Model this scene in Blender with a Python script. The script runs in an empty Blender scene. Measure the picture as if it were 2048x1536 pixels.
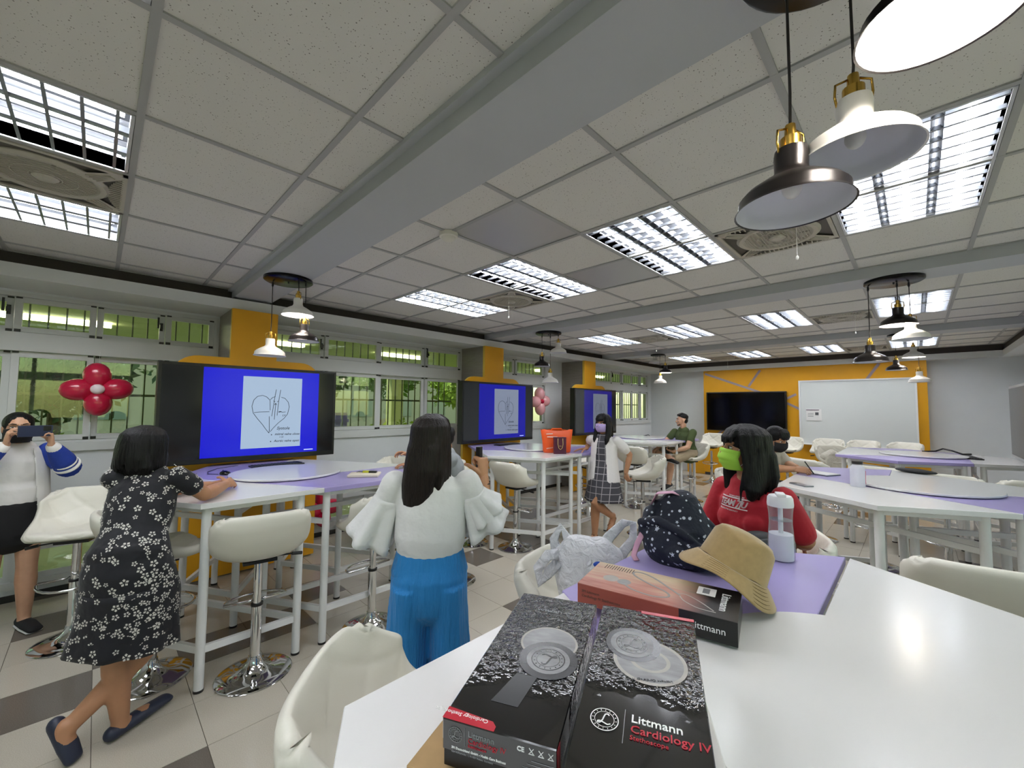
import bpy, bmesh, math, random
from mathutils import Vector, Matrix, noise
V = Vector
PI = math.pi
rnd = random.Random(7)
SC = bpy.context.scene
COL = SC.collection

# ------------------------------------------------------------ camera
CAMH = 1.6706
YAW, PIT, ROL, FPX = 0.7788, 0.0540, 0.0100, 817.8
def cam_basis():
    cy, sy, cp, sp = math.cos(YAW), math.sin(YAW), math.cos(PIT), math.sin(PIT)
    f = V((-sy*cp, cy*cp, sp)); r = V((cy, sy, 0)); u = r.cross(f)
    cr, sr = math.cos(ROL), math.sin(ROL)
    return cr*r+sr*u, -sr*r+cr*u, f
cr_, cu_, cf_ = cam_basis()
cam = bpy.data.cameras.new('camera')
camo = bpy.data.objects.new('camera', cam); COL.objects.link(camo)
camo.matrix_world = Matrix(((cr_.x, cu_.x, -cf_.x, 0), (cr_.y, cu_.y, -cf_.y, 0), (cr_.z, cu_.z, -cf_.z, CAMH), (0, 0, 0, 1)))
cam.sensor_width = 36; cam.lens = 36*FPX/2048; cam.clip_start = .02; cam.clip_end = 200
SC.camera = camo

# ------------------------------------------------------------ world, sun, exposure
w = bpy.data.worlds.new('sky'); SC.world = w; w.use_nodes = True
nt = w.node_tree; nt.nodes.clear()
sky = nt.nodes.new('ShaderNodeTexSky'); sky.sky_type = 'NISHITA'; sky.sun_disc = False
sky.sun_elevation = math.radians(58); sky.sun_rotation = math.radians(70)
bg = nt.nodes.new('ShaderNodeBackground'); bg.inputs['Strength'].default_value = .17
ow = nt.nodes.new('ShaderNodeOutputWorld')
nt.links.new(sky.outputs[0], bg.inputs[0]); nt.links.new(bg.outputs[0], ow.inputs[0])
sl = bpy.data.lights.new('sun', 'SUN'); sl.energy = 1.5; sl.angle = .02; sl.color = (1, .95, .86)
so = bpy.data.objects.new('sun', sl); COL.objects.link(so)
so.rotation_euler = (math.radians(32), 0, math.radians(-35)); so.location = (-12, 4, 12)
vs = SC.view_settings
vs.view_transform = 'Standard'; vs.look = 'None'; vs.gamma = 1; vs.use_curve_mapping = False
vs.exposure = 1.85
SC.cycles.use_denoising = True
SC.cycles.max_bounces = 9; SC.cycles.diffuse_bounces = 5; SC.cycles.glossy_bounces = 4
SC.cycles.transmission_bounces = 8; SC.cycles.transparent_max_bounces = 12
SC.cycles.caustics_reflective = False; SC.cycles.caustics_refractive = False
SC.cycles.sample_clamp_indirect = 10

# ------------------------------------------------------------ materials
def lin(c):
    if isinstance(c, str):
        c = [int(c[i:i+2], 16)/255 for i in (0, 2, 4)]
        return tuple(x/12.92 if x <= .04045 else ((x+.055)/1.055)**2.4 for x in c)+(1,)
    return tuple(c)+(1,) if len(c) == 3 else tuple(c)
class Mt:
    """small node helper"""
    def __init__(s, name):
        s.m = bpy.data.materials.new(name); s.m.use_nodes = True
        s.t = s.m.node_tree; s.b = s.t.nodes['Principled BSDF']
        s.b.inputs['Specular IOR Level'].default_value = .5
    def n(s, ty, **k):
        x = s.t.nodes.new('ShaderNode'+ty)
        for a, v in k.items():
            if a.startswith('i_'):
                x.inputs[a[2:].replace('_', ' ')].default_value = v
            else: setattr(x, a, v)
        return x
    def l(s, a, b): s.t.links.new(a, b)
    def set(s, **k):
        for a, v in k.items(): s.b.inputs[a.replace('_', ' ')].default_value = v
    def coord(s, out='Object', sc=None):
        c = s.n('TexCoord')
        if sc is None: return c.outputs[out]
        mp = s.n('Mapping'); mp.inputs['Scale'].default_value = sc if hasattr(sc, '__len__') else (sc,)*3
        s.l(c.outputs[out], mp.inputs[0]); return mp.outputs[0]
    def bump(s, h, dist=.002, st=1.):
        b = s.n('Bump'); b.inputs['Distance'].default_value = dist; b.inputs['Strength'].default_value = st
        s.l(h, b.inputs['Height']); s.l(b.outputs[0], s.b.inputs['Normal']); return b
    def ramp(s, fac, stops, inter='LINEAR'):
        r = s.n('ValToRGB'); e = r.color_ramp.elements; r.color_ramp.interpolation = inter
        e[0].position, e[0].color = stops[0][0], lin(stops[0][1]); e[1].position, e[1].color = stops[-1][0], lin(stops[-1][1])
        for p, c in stops[1:-1]:
            q = e.new(p); q.color = lin(c)
        s.l(fac, r.inputs[0]); return r.outputs[0]
MATS = {}
def mat(name, col='808080', rough=.5, metal=0, nz=0, nsc=40, bump=0, bsc=60, emit=0, trans=0, spec=.5, sheen=0, coat=0, stretch=None, ecol=None):
    if name in MATS: return MATS[name]
    s = Mt(name); c = lin(col)
    s.set(Base_Color=c, Roughness=rough, Metallic=metal, Specular_IOR_Level=spec)
    if coat: s.set(Coat_Weight=coat, Coat_Roughness=.1)
    if sheen: s.set(Sheen_Weight=sheen)
    if emit:
        s.set(Emission_Color=lin(ecol) if ecol else c, Emission_Strength=emit)
    if trans: s.set(Transmission_Weight=trans)
    if nz:
        t = s.n('TexNoise'); t.inputs['Scale'].default_value = nsc; t.inputs['Detail'].default_value = 4
        s.l(s.coord('Object', stretch or (1, 1, 1)), t.inputs['Vector'])
        a = tuple(max(0, x*(1-nz)) for x in c[:3]); b = tuple(min(1, x*(1+nz)) for x in c[:3])
        s.l(s.ramp(t.outputs['Fac'], [(.3, a), (.7, b)]), s.b.inputs['Base Color'])
    if bump:
        t = s.n('TexNoise'); t.inputs['Scale'].default_value = bsc; t.inputs['Detail'].default_value = 3
        s.l(s.coord('Object', stretch or (1, 1, 1)), t.inputs['Vector']); s.bump(t.outputs['Fac'], bump)
    MATS[name] = s.m; return s.m

# ------------------------------------------------------------ mesh helpers
def link(name, me, parent=None, loc=None, rot=None):
    o = bpy.data.objects.new(name, me); COL.objects.link(o)
    if parent: o.parent = parent
    if loc is not None: o.location = loc
    if rot is not None: o.rotation_euler = rot
    return o
def tag(o, label=None, cat=None, group=None, kind=None):
    if label: o['label'] = label
    if cat: o['category'] = cat
    if group: o['group'] = group
    if kind: o['kind'] = kind
    return o
def thing(name, label, cat, loc=(0, 0, 0), rz=0, group=None):
    o = link(name, None, None, loc, (0, 0, rz)); o.empty_display_size = .1
    return tag(o, label, cat, group)
class MB:
    def __init__(s): s.v = []; s.f = []; s.mi = []; s.mats = []; s.M = Matrix.Identity(4); s.smooth = False
    def mid(s, m):
        if m not in s.mats: s.mats.append(m)
        return s.mats.index(m)
    def add(s, vs, fs, m=None):
        o = len(s.v); s.v += [tuple(s.M @ V(p)) for p in vs]; s.f += [tuple(i+o for i in f) for f in fs]
        s.mi += [s.mid(m) if m else 0]*len(fs); return s
    def box(s, a, b, m=None):
        x0, y0, z0 = a; x1, y1, z1 = b
        return s.add([(x0, y0, z0), (x1, y0, z0), (x1, y1, z0), (x0, y1, z0), (x0, y0, z1), (x1, y0, z1), (x1, y1, z1), (x0, y1, z1)],
                     [(0, 3, 2, 1), (4, 5, 6, 7), (0, 1, 5, 4), (1, 2, 6, 5), (2, 3, 7, 6), (3, 0, 4, 7)], m)
    def prism(s, poly, z0, z1, m=None):
        n = len(poly)
        return s.add([(x, y, z0) for x, y in poly]+[(x, y, z1) for x, y in poly],
                     [tuple(range(n))[::-1], tuple(range(n, 2*n))]+[(i, (i+1) % n, n+(i+1) % n, n+i) for i in range(n)], m)
    def lathe(s, prof, n=24, m=None, axis='z', c=(0, 0, 0)):
        vs = []; fs = []
        for r, z in prof:
            for k in range(n):
                a = 2*PI*k/n; p = (r*math.cos(a), r*math.sin(a), z)
                if axis == 'y': p = (p[0], z, p[1])
                if axis == 'x': p = (z, p[0], p[1])
                vs.append((p[0]+c[0], p[1]+c[1], p[2]+c[2]))
        for i in range(len(prof)-1):
            for k in range(n):
                fs.append((i*n+k, i*n+(k+1) % n, (i+1)*n+(k+1) % n, (i+1)*n+k))
        if axis == 'y': fs = [f[::-1] for f in fs]
        if prof[0][0] > 1e-5: fs.append(tuple(range(n))[::-1])
        if prof[-1][0] > 1e-5: fs.append(tuple(range((len(prof)-1)*n, len(prof)*n)))
        return s.add(vs, fs, m)
    def bar(s, a, b, w, h=None, m=None, up=(0, 0, 1)):
        a, b = V(a), V(b); d = (b-a).normalized(); u = V(up)
        if abs(d.dot(u)) > .98: u = V((1, 0, 0))
        x = d.cross(u).normalized(); y = x.cross(d); h = h or w
        q = [x*i*w/2+y*j*h/2 for i, j in ((-1, -1), (1, -1), (1, 1), (-1, 1))]
        return s.add([tuple(a+k) for k in q]+[tuple(b+k) for k in q], [(0, 1, 2, 3)[::-1], (4, 5, 6, 7), (0, 1, 5, 4), (1, 2, 6, 5), (2, 3, 7, 6), (3, 0, 4, 7)], m)
    def tube(s, pts, r, n=10, m=None, caps=True, side=None, round_caps=False, closed=False):
        """pts: centres; r: radius, or list of radius / (ra, rb); side: direction of ra"""
        P = [V(p) for p in pts]; N = len(P)
        R = [r]*N if not isinstance(r, (list, tuple)) or (isinstance(r, tuple) and len(r) == 2 and N != 2) else list(r)
        R = [(q, q) if not isinstance(q, (list, tuple)) else q for q in R]
        if round_caps:
            d0 = (P[0]-P[1]).normalized(); d1 = (P[-1]-P[-2]).normalized()
            def cap(p, d, rr):
                m_ = min(rr); return [(p+d*m_*math.sin(t), (rr[0]-m_+m_*math.cos(t) if rr[0] > rr[1] else rr[0]*math.cos(t), rr[1]-m_+m_*math.cos(t) if rr[1] > rr[0] else rr[1]*math.cos(t))) for t in (.5, 1.0, 1.35)]
            c0 = cap(P[0], d0, R[0])[::-1]; c1 = cap(P[-1], d1, R[-1])
            P = [c[0] for c in c0]+P+[c[0] for c in c1]; R = [c[1] for c in c0]+R+[c[1] for c in c1]; N = len(P)
        vs = []; prev = V(side) if side is not None else None
        for i in range(N):
            if closed: d = P[(i+1) % N]-P[i-1]
            else: d = P[min(i+1, N-1)]-P[max(i-1, 0)]
            if d.length < 1e-9: d = V((0, 0, 1))
            d.normalize()
            if prev is None: prev = d.cross(V((0, 0, 1))) if abs(d.z) < .9 else d.cross(V((0, 1, 0)))
            sd = V(side) if side is not None else prev
            x = (sd-d*sd.dot(d))
            if x.length < 1e-4: x = d.orthogonal()
            x.normalize(); y = d.cross(x); prev = x
            for k in range(n):
                a = 2*PI*k/n; vs.append(tuple(P[i]+x*R[i][0]*math.cos(a)+y*R[i][1]*math.sin(a)))
        fs = [(i*n+k, i*n+(k+1) % n, ((i+1) % N)*n+(k+1) % n, ((i+1) % N)*n+k) for i in range(N if closed else N-1) for k in range(n)]
        if caps and not closed: fs += [tuple(range(n))[::-1], tuple(range((N-1)*n, N*n))]
        return s.add(vs, fs, m)
    def ball(s, c, r, m=None, nu=12, nv=8, R=None):
        r = (r, r, r) if not hasattr(r, '__len__') else r
        vs = []; fs = []
        for i in range(nv+1):
            t = PI*i/nv
            for k in range(nu):
                a = 2*PI*k/nu; p = V((r[0]*math.sin(t)*math.cos(a), r[1]*math.sin(t)*math.sin(a), -r[2]*math.cos(t)))
                if R: p = R @ p
                vs.append(tuple(p+V(c)))
        for i in range(nv):
            for k in range(nu): fs.append((i*nu+k, i*nu+(k+1) % nu, (i+1)*nu+(k+1) % nu, (i+1)*nu+k))
        return s.add(vs, fs, m)
    def mesh(s, name, m=None, smooth=None, weld=False):
        me = bpy.data.meshes.new(name); me.from_pydata(s.v, [], s.f)
        if m: me.materials.append(m)
        else:
            for q in s.mats: me.materials.append(q)
            me.polygons.foreach_set('material_index', s.mi)
        sm = s.smooth if smooth is None else smooth
        if weld:
            bm = bmesh.new(); bm.from_mesh(me); bmesh.ops.remove_doubles(bm, verts=bm.verts, dist=1e-5); bmesh.ops.recalc_face_normals(bm, faces=bm.faces); bm.to_mesh(me); bm.free()
        if sm:
            me.polygons.foreach_set('use_smooth', [True]*len(me.polygons))
            if sm == 'auto':
                me.set_sharp_from_angle(angle=math.radians(40))
        me.update(); return me
    def obj(s, name, m=None, parent=None, smooth=None, weld=False, loc=None, rot=None):
        return link(name, s.mesh(name, m, smooth, weld), parent, loc, rot)
def bevel(o, w=.004, seg=2):
    bm = bmesh.new(); bm.from_mesh(o.data)
    bmesh.ops.bevel(bm, geom=[e for e in bm.edges if e.calc_face_angle(0) > .5], offset=w, segments=seg, affect='EDGES', profile=.6)
    bm.to_mesh(o.data); bm.free(); return o
def copy_tree(o, parent=None):
    c = o.copy(); COL.objects.link(c); c.parent = parent
    for ch in [x for x in KIDS(o)]: copy_tree(ch, c)
    return c
def KIDS(o): return [x for x in bpy.data.objects if x.parent == o]
def remeshed(mb, vox, sm=3, m=None, name='m', dec=None):
    me = mb.mesh(name+'_src'); o = bpy.data.objects.new('tmp', me); COL.objects.link(o)
    r = o.modifiers.new('r', 'REMESH'); r.mode = 'VOXEL'; r.voxel_size = vox; r.use_smooth_shade = True
    if sm: q = o.modifiers.new('s', 'SMOOTH'); q.iterations = sm; q.factor = .5
    if dec: d = o.modifiers.new('d', 'DECIMATE'); d.ratio = dec
    dg = bpy.context.evaluated_depsgraph_get()
    out = bpy.data.meshes.new_from_object(o.evaluated_get(dg)); out.name = name
    bpy.data.objects.remove(o); bpy.data.meshes.remove(me)
    out.materials.clear()
    if m: out.materials.append(m)
    out.polygons.foreach_set('use_smooth', [True]*len(out.polygons)); return out
def grid(fn, nu, nv, closed_u=False):
    vs = [fn(i/nu, j/nv) for j in range(nv+1) for i in range(nu+(0 if closed_u else 1))]
    w_ = nu if closed_u else nu+1
    fs = [(j*w_+i, j*w_+(i+1) % w_, (j+1)*w_+(i+1) % w_, (j+1)*w_+i) for j in range(nv) for i in range(nu)]
    return vs, fs
def text(name, body, size, M, m, parent, ext=.0004, bold=0, shear=0, spacing=1, align='LEFT'):
    cu = bpy.data.curves.new(name, 'FONT'); cu.body = body; cu.size = size; cu.extrude = ext; cu.offset = bold; cu.shear = shear
    cu.space_character = spacing; cu.align_x = align; cu.resolution_u = 2
    o = bpy.data.objects.new('tmp', cu); COL.objects.link(o)
    dg = bpy.context.evaluated_depsgraph_get(); me = bpy.data.meshes.new_from_object(o.evaluated_get(dg))
    bpy.data.objects.remove(o)
    me.materials.clear(); me.materials.append(m); me.name = name; me.transform(M)
    return link(name, me, parent)
def frame(o, x, y):
    """matrix with origin o, x axis, y axis (normal = x cross y)"""
    x = V(x).normalized(); y = V(y).normalized(); z = x.cross(y); o = V(o)
    return Matrix(((x.x, y.x, z.x, o.x), (x.y, y.y, z.y, o.y), (x.z, y.z, z.z, o.z), (0, 0, 0, 1)))
def RZ(a): return Matrix.Rotation(a, 4, 'Z')
# ------------------------------------------------------------ room
XW, XR, YB, YF = -5.42, 1.55, 11.2, -3.4
ZC = 2.84; ZB = 2.75; ZS = 2.62; ZT = 1.09; L = .694
M_wall = mat('painted wall pale blue grey', 'D4D8DA', .6, nz=.02, nsc=3, bump=.0006, bsc=180)
M_soff = mat('painted gypsum soffit', 'D2D4D3', .6, nz=.02, nsc=2)
M_beam = mat('painted grey ceiling beam', 'B4B7B9', .55, nz=.02, nsc=2)
M_dark = mat('dark brown skirting and cove shade', '3A332E', .6)
M_alu = mat('white aluminium window frame', 'C9CCCB', .35, .0)
M_white = mat('white powder coated steel', 'E4E5E3', .3)
M_black = mat('black plastic', '0C0C0D', .35)
M_yel = mat('yellow painted panel', 'DDA012', .5, nz=.05, nsc=2.5, bump=.0004, bsc=120)
M_yel2 = mat('pale yellow panel edge', 'E2BE46', .5)
M_grey = mat('grey wood grain laminate', '8D8880', .5, nz=.1, nsc=6, stretch=(1, 1, 8))
M_tbar = mat('grey painted ceiling bar', 'A5A5A2', .5)
M_slab = mat('plaster white', 'C9C9C5', .7)
# ceiling tile: speckled mineral fibre
s = Mt('mineral fibre tile')
s.set(Roughness=.9, Specular_IOR_Level=.1)
vo = s.n('TexVoronoi'); vo.inputs['Scale'].default_value = 95; s.l(s.coord('Object'), vo.inputs['Vector'])
no = s.n('TexNoise'); no.inputs['Scale'].default_value = 60; s.l(s.coord('Object'), no.inputs['Vector'])
ad = s.n('Math', operation='ADD'); ml = s.n('Math', operation='MULTIPLY'); ml.inputs[1].default_value = .55
s.l(no.outputs['Fac'], ml.inputs[0]); s.l(vo.outputs['Distance'], ad.inputs[0]); s.l(ml.outputs[0], ad.inputs[1])
s.l(s.ramp(ad.outputs[0], [(.36, '7A776E'), (.44, 'D8D6CF')]), s.b.inputs['Base Color']); M_tile = s.m
def floor_mat(name, c1, c2):
    s = Mt(name); s.set(Roughness=.13, Specular_IOR_Level=.45)
    t = s.n('TexNoise'); t.inputs['Scale'].default_value = 260; t.inputs['Detail'].default_value = 2; s.l(s.coord('Object'), t.inputs['Vector'])
    s.l(s.ramp(t.outputs['Fac'], [(.35, c1), (.65, c2)]), s.b.inputs['Base Color'])
    t2 = s.n('TexNoise'); t2.inputs['Scale'].default_value = 6; s.l(s.coord('Object'), t2.inputs['Vector'])
    s.l(s.ramp(t2.outputs['Fac'], [(.3, (.09,)*3), (.8, (.22,)*3)]), s.b.inputs['Roughness']); return s.m
M_fl = floor_mat('beige homogeneous floor tile', 'BBB4A4', 'C8C1B2')
M_fd = floor_mat('dark taupe floor tile', '6A625A', '777067')
M_grout = mat('dark grout', '5A5348', .9)

def struct(name, mb, m=None, parent=None, smooth=None):
    o = mb.obj(name, m, parent, smooth)
    if parent is None: o['kind'] = 'structure'
    return o
# floor
fl = struct('floor', MB().box((XW-.1, YF-.1, -.12), (XR+.1, YB+.1, -.004)), M_grout)
GX, GY, T = -3.3124, 2.8558, .40
DARK = {(-1, 0), (2, -1), (2, -5), (2, -7), (3, -6), (-1, -8), (-2, -7), (-1, -6), (-2, -4), (-1, -5), (-1, 2), (-2, 2), (-3, 4), (2, 11), (-1, 16), (-2, 14), (5, -8), (5, 0), (-6, -8)}
def is_dark(i, j):
    if (i, j) in DARK: return True
    if -3 <= i <= 3 and -9 <= j <= 0: return False
    return ((i*7+j*13) % 11) in (0, 4) and (i+j) % 2 == 0
tl = MB().box((.0015, .0015, -.004), (T-.0015, T-.0015, 0)).mesh('floor_tile', M_fl)
td = MB().box((.0015, .0015, -.004), (T-.0015, T-.0015, 0)).mesh('floor_tile_dark', M_fd)
cells = []
for i in range(-6, 13):
    for j in range(-16, 22):
        x, y = GX+i*T, GY+j*T
        if x+T < XW or x > XR or y+T < YF or y > YB: continue
        c = V((x+.2, y+.2, -CAMH)); dd = c.dot(cf_); vis = dd > .2 and abs(c.dot(cr_)/dd) < 1.32 and abs(c.dot(cu_)/dd) < 1.0
        cells.append((0 if vis else 1, c.length, i, j, x, y))
cells.sort()
far = MB()
for k, (v_, d_, i, j, x, y) in enumerate(cells):
    dk = is_dark(i, j)
    clip = x < XW+.02 or x+T > XR or y < YF or y+T > YB
    if k < 296 and not clip:
        link('floor_tile', td if dk else tl, fl, (x, y, 0))
    else:
        x0, x1, y0, y1 = max(x+.0015, XW), min(x+T-.0015, XR), max(y+.0015, YF), min(y+T-.0015, YB)
        far.box((x0, y0, -.004), (x1, y1, 0), M_fd if dk else M_fl)
o = far.obj('floor_tiles_beyond', None, fl); o['kind'] = 'stuff'

# ceiling slab, tiles, bars
cl = struct('ceiling', MB().box((XW-.1, YF-.1, 3.0), (XR+.1, YB+.1, 3.1)), M_slab)
CX0, CXW, CYW = -4.7396, .6317, .6217
xs = [-5.0, CX0]+[CX0+CXW*i for i in range(1, 10)]+[1.12]
sect = [([-3.2]+[.0725+CYW*j for j in range(-5, 2)]+[.93]),
        ([1.27]+[1.6258+CYW*j for j in range(0, 5)]+[4.41]),
        ([4.75]+[5.07+CYW*j for j in range(0, 5)]+[7.95]),
        ([8.3]+[8.67+CYW*j for j in range(0, 4)]+[10.98])]
FIX, FAN, MET = [], [], []
def cidx(x): return min(range(len(xs)), key=lambda k: abs(xs[k]-x))
# (section, column i from CX0, first row index)
rows_fix = {0: 4, 1: 2, 2: 2, 3: 2}
taken = {}
for sct, yy in enumerate(sect):
    base = rows_fix[sct]
    for i in (1, 3, 5, 7):
        c = i+1
        taken[(sct, c, base)] = taken[(sct, c, base+1)] = 1
        FIX.append((xs[c], xs[c+1], yy[base], yy[base+2], sct, i))
    for i in (2, 6):
        c = i+1; taken[(sct, c, base+1)] = 1
        FAN.append((xs[c], xs[c+1], yy[base+1], yy[base+2], sct, i))
for r_ in (1, 3): taken[(1, 5, r_)] = 2; MET.append((xs[5], xs[6], sect[1][r_], sect[1][r_+1]))
tile_cache = {}
for sct, yy in enumerate(sect):
    for c in range(len(xs)-1):
        for r_ in range(len(yy)-1):
            if taken.get((sct, c, r_)) == 1: continue
            a, b = round(xs[c+1]-xs[c], 3), round(yy[r_+1]-yy[r_], 3)
            if b < .03 or a < .03: continue
            me = taken.get((sct, c, r_)) == 2
            key = (a, b, me)
            if key not in tile_cache:
                mm = MB().box((0, 0, .004), (a, b, .02))
                tile_cache[key] = mm.mesh('ceiling_panel' if me else 'ceiling_tile', mat('brushed steel ceiling panel', 'B4B4B0', .35, .25, bump=.0003, bsc=2) if me else M_tile)
            o = link('metal_ceiling_panel' if me else 'ceiling_tile', tile_cache[key], cl, (xs[c], yy[r_], ZC))
            if me: o['label'] = 'plain grey metal access panel in the tile grid'
    for k, x in enumerate(xs):   # bars along Y
        o = MB().box((x-.013, yy[0], ZC-.003), (x+.013, yy[-1], ZC+.012)).obj('ceiling_bar', M_tbar, cl)
    for k, y in enumerate(yy):
        o = MB().box((xs[0], y-.013, ZC-.0035), (xs[-1], y+.013, ZC+.0115)).obj('ceiling_bar', M_tbar, cl)
for k, (a, b) in enumerate(((.93, 1.27), (4.41, 4.75), (7.95, 8.3))):
    mb = MB().box((-5.05, a, ZB), (1.2, b, 3.0))
    mb.box((-5.0, a-.035, ZC-.022), (1.15, a, ZC+.02), M_tbar) if k == 0 else None
    struct('trim_%d' % (k+1), mb, M_beam)
# soffits with boards set back above, coloured dark for the shade in the cove
struct('trim_4', MB().box((XW, YF, ZS), (-4.86, YB, 2.725)), M_soff)
struct('trim_5', MB().box((-4.86, 10.95, ZS), (XR, YB, 2.725)), M_soff)
struct('trim_6', MB().box((1.1, YF, ZS), (XR, 10.95, 2.725)), M_soff)
struct('trim_7', MB().box((-5.06, YF, 2.725), (-5.0, YB, 3.0)), M_dark)
struct('trim_8', MB().box((-5.0, 10.99, 2.725), (1.12, 11.05, 3.0)), M_dark)
struct('trim_9', MB().box((1.13, YF, 2.725), (1.19, 10.99, 3.0)), M_dark)
# walls
WZ0, WZ1 = 1.29, 2.60
WINS = [(-3.3, .90), (1.33, 4.30), (4.75, 6.48), (7.5, 11.02)]
LOWS = [(-2.6, .72), (1.75, 3.5)]
mb = MB(); t = .16
ys = [YF]
for a, b in LOWS: ys += [a, b]
ys.append(YB)
for k in range(0, len(ys), 2): mb.box((XW-t, ys[k], 0), (XW, ys[k+1], .5))
mb.box((XW-t, YF, .5), (XW, YB, WZ0))
for a, b in LOWS: mb.box((XW-t, a, 0), (XW, b, .10))
ys = [YF]
for a, b in WINS: ys += [a, b]
ys.append(YB)
for k in range(0, len(ys), 2): mb.box((XW-t, ys[k], WZ0), (XW, ys[k+1], WZ1))
mb.box((XW-t, YF, WZ1), (XW, YB, 3.05))
struct('wall_left', mb, M_wall)
struct('wall_back', MB().box((XW-.1, YB, 0), (XR+.1, YB+.15, 3.05)), M_wall)
RW = [(-3.1, .55), (1.65, 4.0), (5.0, 6.2)]
mb = MB().box((XR, YF-.1, 0), (XR+.12, YB+.1, WZ0)).box((XR, YF-.1, WZ1), (XR+.12, YB+.1, 3.05)); yq = YF-.1
for a, b in RW+[(YB+.1, 0)]: mb.box((XR, yq, WZ0), (XR+.12, a, WZ1)); yq = b
struct('wall_right', mb, M_wall)
struct('wall_front', MB().box((XW-.1, YF-.15, 0), (XR+.1, YF, 3.05)), M_wall)
struct('baseboard_left', MB().box((XW, YF, 0), (XW+.012, YB, .055)), mat('dark skirting', '2B2926', .5))
struct('baseboard_back', MB().box((-3.88, 10.99, 0), (.17, 10.998, .05)), M_dark)
# columns clad in grey
for k, (a, b) in enumerate(((.91, 1.31), (4.28, 4.69), (7.02, 7.42))):
    struct('trim_%d' % (10+k), MB().box((XW, a, 0), (-4.85, b, ZS)), M_grey)
# glass
s = Mt('green tinted window glass'); s.t.nodes.remove(s.b)
tr = s.n('BsdfTransparent'); tr.inputs[0].default_value = (.80, .85, .66, 1)
gl = s.n('BsdfGlossy'); gl.inputs['Roughness'].default_value = .02; gl.inputs[0].default_value = (.9, .95, .9, 1)
lw = s.n('LayerWeight'); lw.inputs[0].default_value = .5; pw = s.n('Math', operation='POWER'); pw.inputs[1].default_value = 4
s.l(lw.outputs['Facing'], pw.inputs[0]); fr = s.n('Math', operation='MULTIPLY_ADD'); fr.inputs[1].default_value = .5; fr.inputs[2].default_value = .06; s.l(pw.outputs[0], fr.inputs[0]); mx = s.n('MixShader')
s.l(fr.outputs[0], mx.inputs[0]); s.l(tr.outputs[0], mx.inputs[1]); s.l(gl.outputs[0], mx.inputs[2])
s.l(mx.outputs[0], s.t.nodes['Material Output'].inputs[0]); M_glass = s.m
def fr_bars(mb, y0, y1, z0, z1, x0, x1, wy, wz):
    mb.box((x0, y0, z0), (x1, y0+wy, z1)); mb.box((x0, y1-wy, z0), (x1, y1, z1))
    mb.box((x0, y0+wy, z0), (x1, y1-wy, z0+wz)); mb.box((x0, y0+wy, z1-wz), (x1, y1-wy, z1))
def sash(par, y0, y1, z0, z1, x, handle=None, clips=True, wy=.045):
    mb = MB(); fr_bars(mb, y0, y1, z0, z1, x-.02, x+.02, wy, .045)
    sh = mb.obj('sash', M_alu, par)
    MB().box((x-.003, y0+wy-.004, z0+.04), (x+.003, y1-wy+.004, z1-.04)).obj('pane', M_glass, sh)
    if clips:
        c = MB()
        for yy in (y0, y1-wy): c.box((x+.02, yy+.004, z0-.004), (x+.026, yy+wy-.004, z0+.022)); c.box((x+.02, yy+.004, z1-.012), (x+.026, yy+wy-.004, z1+.006))
        c.obj('corner_clip', M_black, sh)
    if handle:
        yh, zh = handle
        c = MB(); c.box((x+.02, yh-.012, zh-.04), (x+.035, yh+.012, zh+.04)); c.box((x+.03, yh-.012, zh-.02), (x+.07, yh+.008, zh+.02))
        c.box((x+.055, yh-.035, zh-.02), (x+.075, yh-.02, zh+.09)); c.obj('latch', M_black, sh)
SPL = [[-3.3, -2.7, -2.15, -1.6, -1.05, -.53, -.035, .46, .90], [1.33, 2.05, 2.81, 3.58, 4.30], [4.75, 5.6, 6.48], [7.5, 8.3, 9.1, 9.62, 10.14, 10.6, 11.02]]
ZM0, ZM1 = 2.10, 2.26
for k, (a, b) in enumerate(WINS):
    mb = MB(); fr_bars(mb, a, b, WZ0, WZ1, XW-.10, XW+.005, .035, .035)
    mb.box((XW-.11, a, ZM0), (XW+.004, b, ZM1)); mb.box((XW-.02, a-.03, WZ0-.06), (XW+.03, b+.03, WZ0+.02))
    W = struct('window_%d' % (k+1), mb, M_alu)
    sp = SPL[k]
    for q in range(len(sp)-1):
        y0, y1 = sp[q]+(.035 if q == 0 else .002), sp[q+1]-(.035 if q == len(sp)-2 else .002)
        x = XW-.045 if q % 2 else XW-.075
        hd = {(0, 6): (.415, 2.44), (0, 4): (-.565, 2.45), (1, 0): (1.97, 2.42), (1, 3): (3.66, 2.46), (3, 2): (9.2, 2.45)}.get((k, q))
        sash(W, y0, y1, ZM1+.006, WZ1-.036, x, (y1-.03, hd[1]) if hd and hd[0] < y1 and hd[0] > (y0+y1)/2 else ((y0+.03, hd[1]) if hd else None))
        sash(W, y0, y1, WZ0+.04, ZM0-.006, x, (y0+.02, 1.75) if (k, q) in ((0, 6), (3, 2)) else None)
for k, (a, b) in enumerate(RW):   # windows of the opposite long wall, seen only as reflections
    mb = MB(); fr_bars(mb, a, b, WZ0, WZ1, XR, XR+.1, .05, .05); n = max(2, round((b-a)/.7))
    for q in range(1, n): mb.box((XR+.02, a+(b-a)*q/n-.03, WZ0), (XR+.08, a+(b-a)*q/n+.03, WZ1))
    mb.box((XR+.01, a, ZM0), (XR+.09, b, ZM1)); W = struct('window_%d' % (7+k), mb, M_alu)
    MB().box((XR+.045, a+.05, WZ0+.05), (XR+.05, b-.05, WZ1-.05)).obj('pane', M_glass, W)
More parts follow.
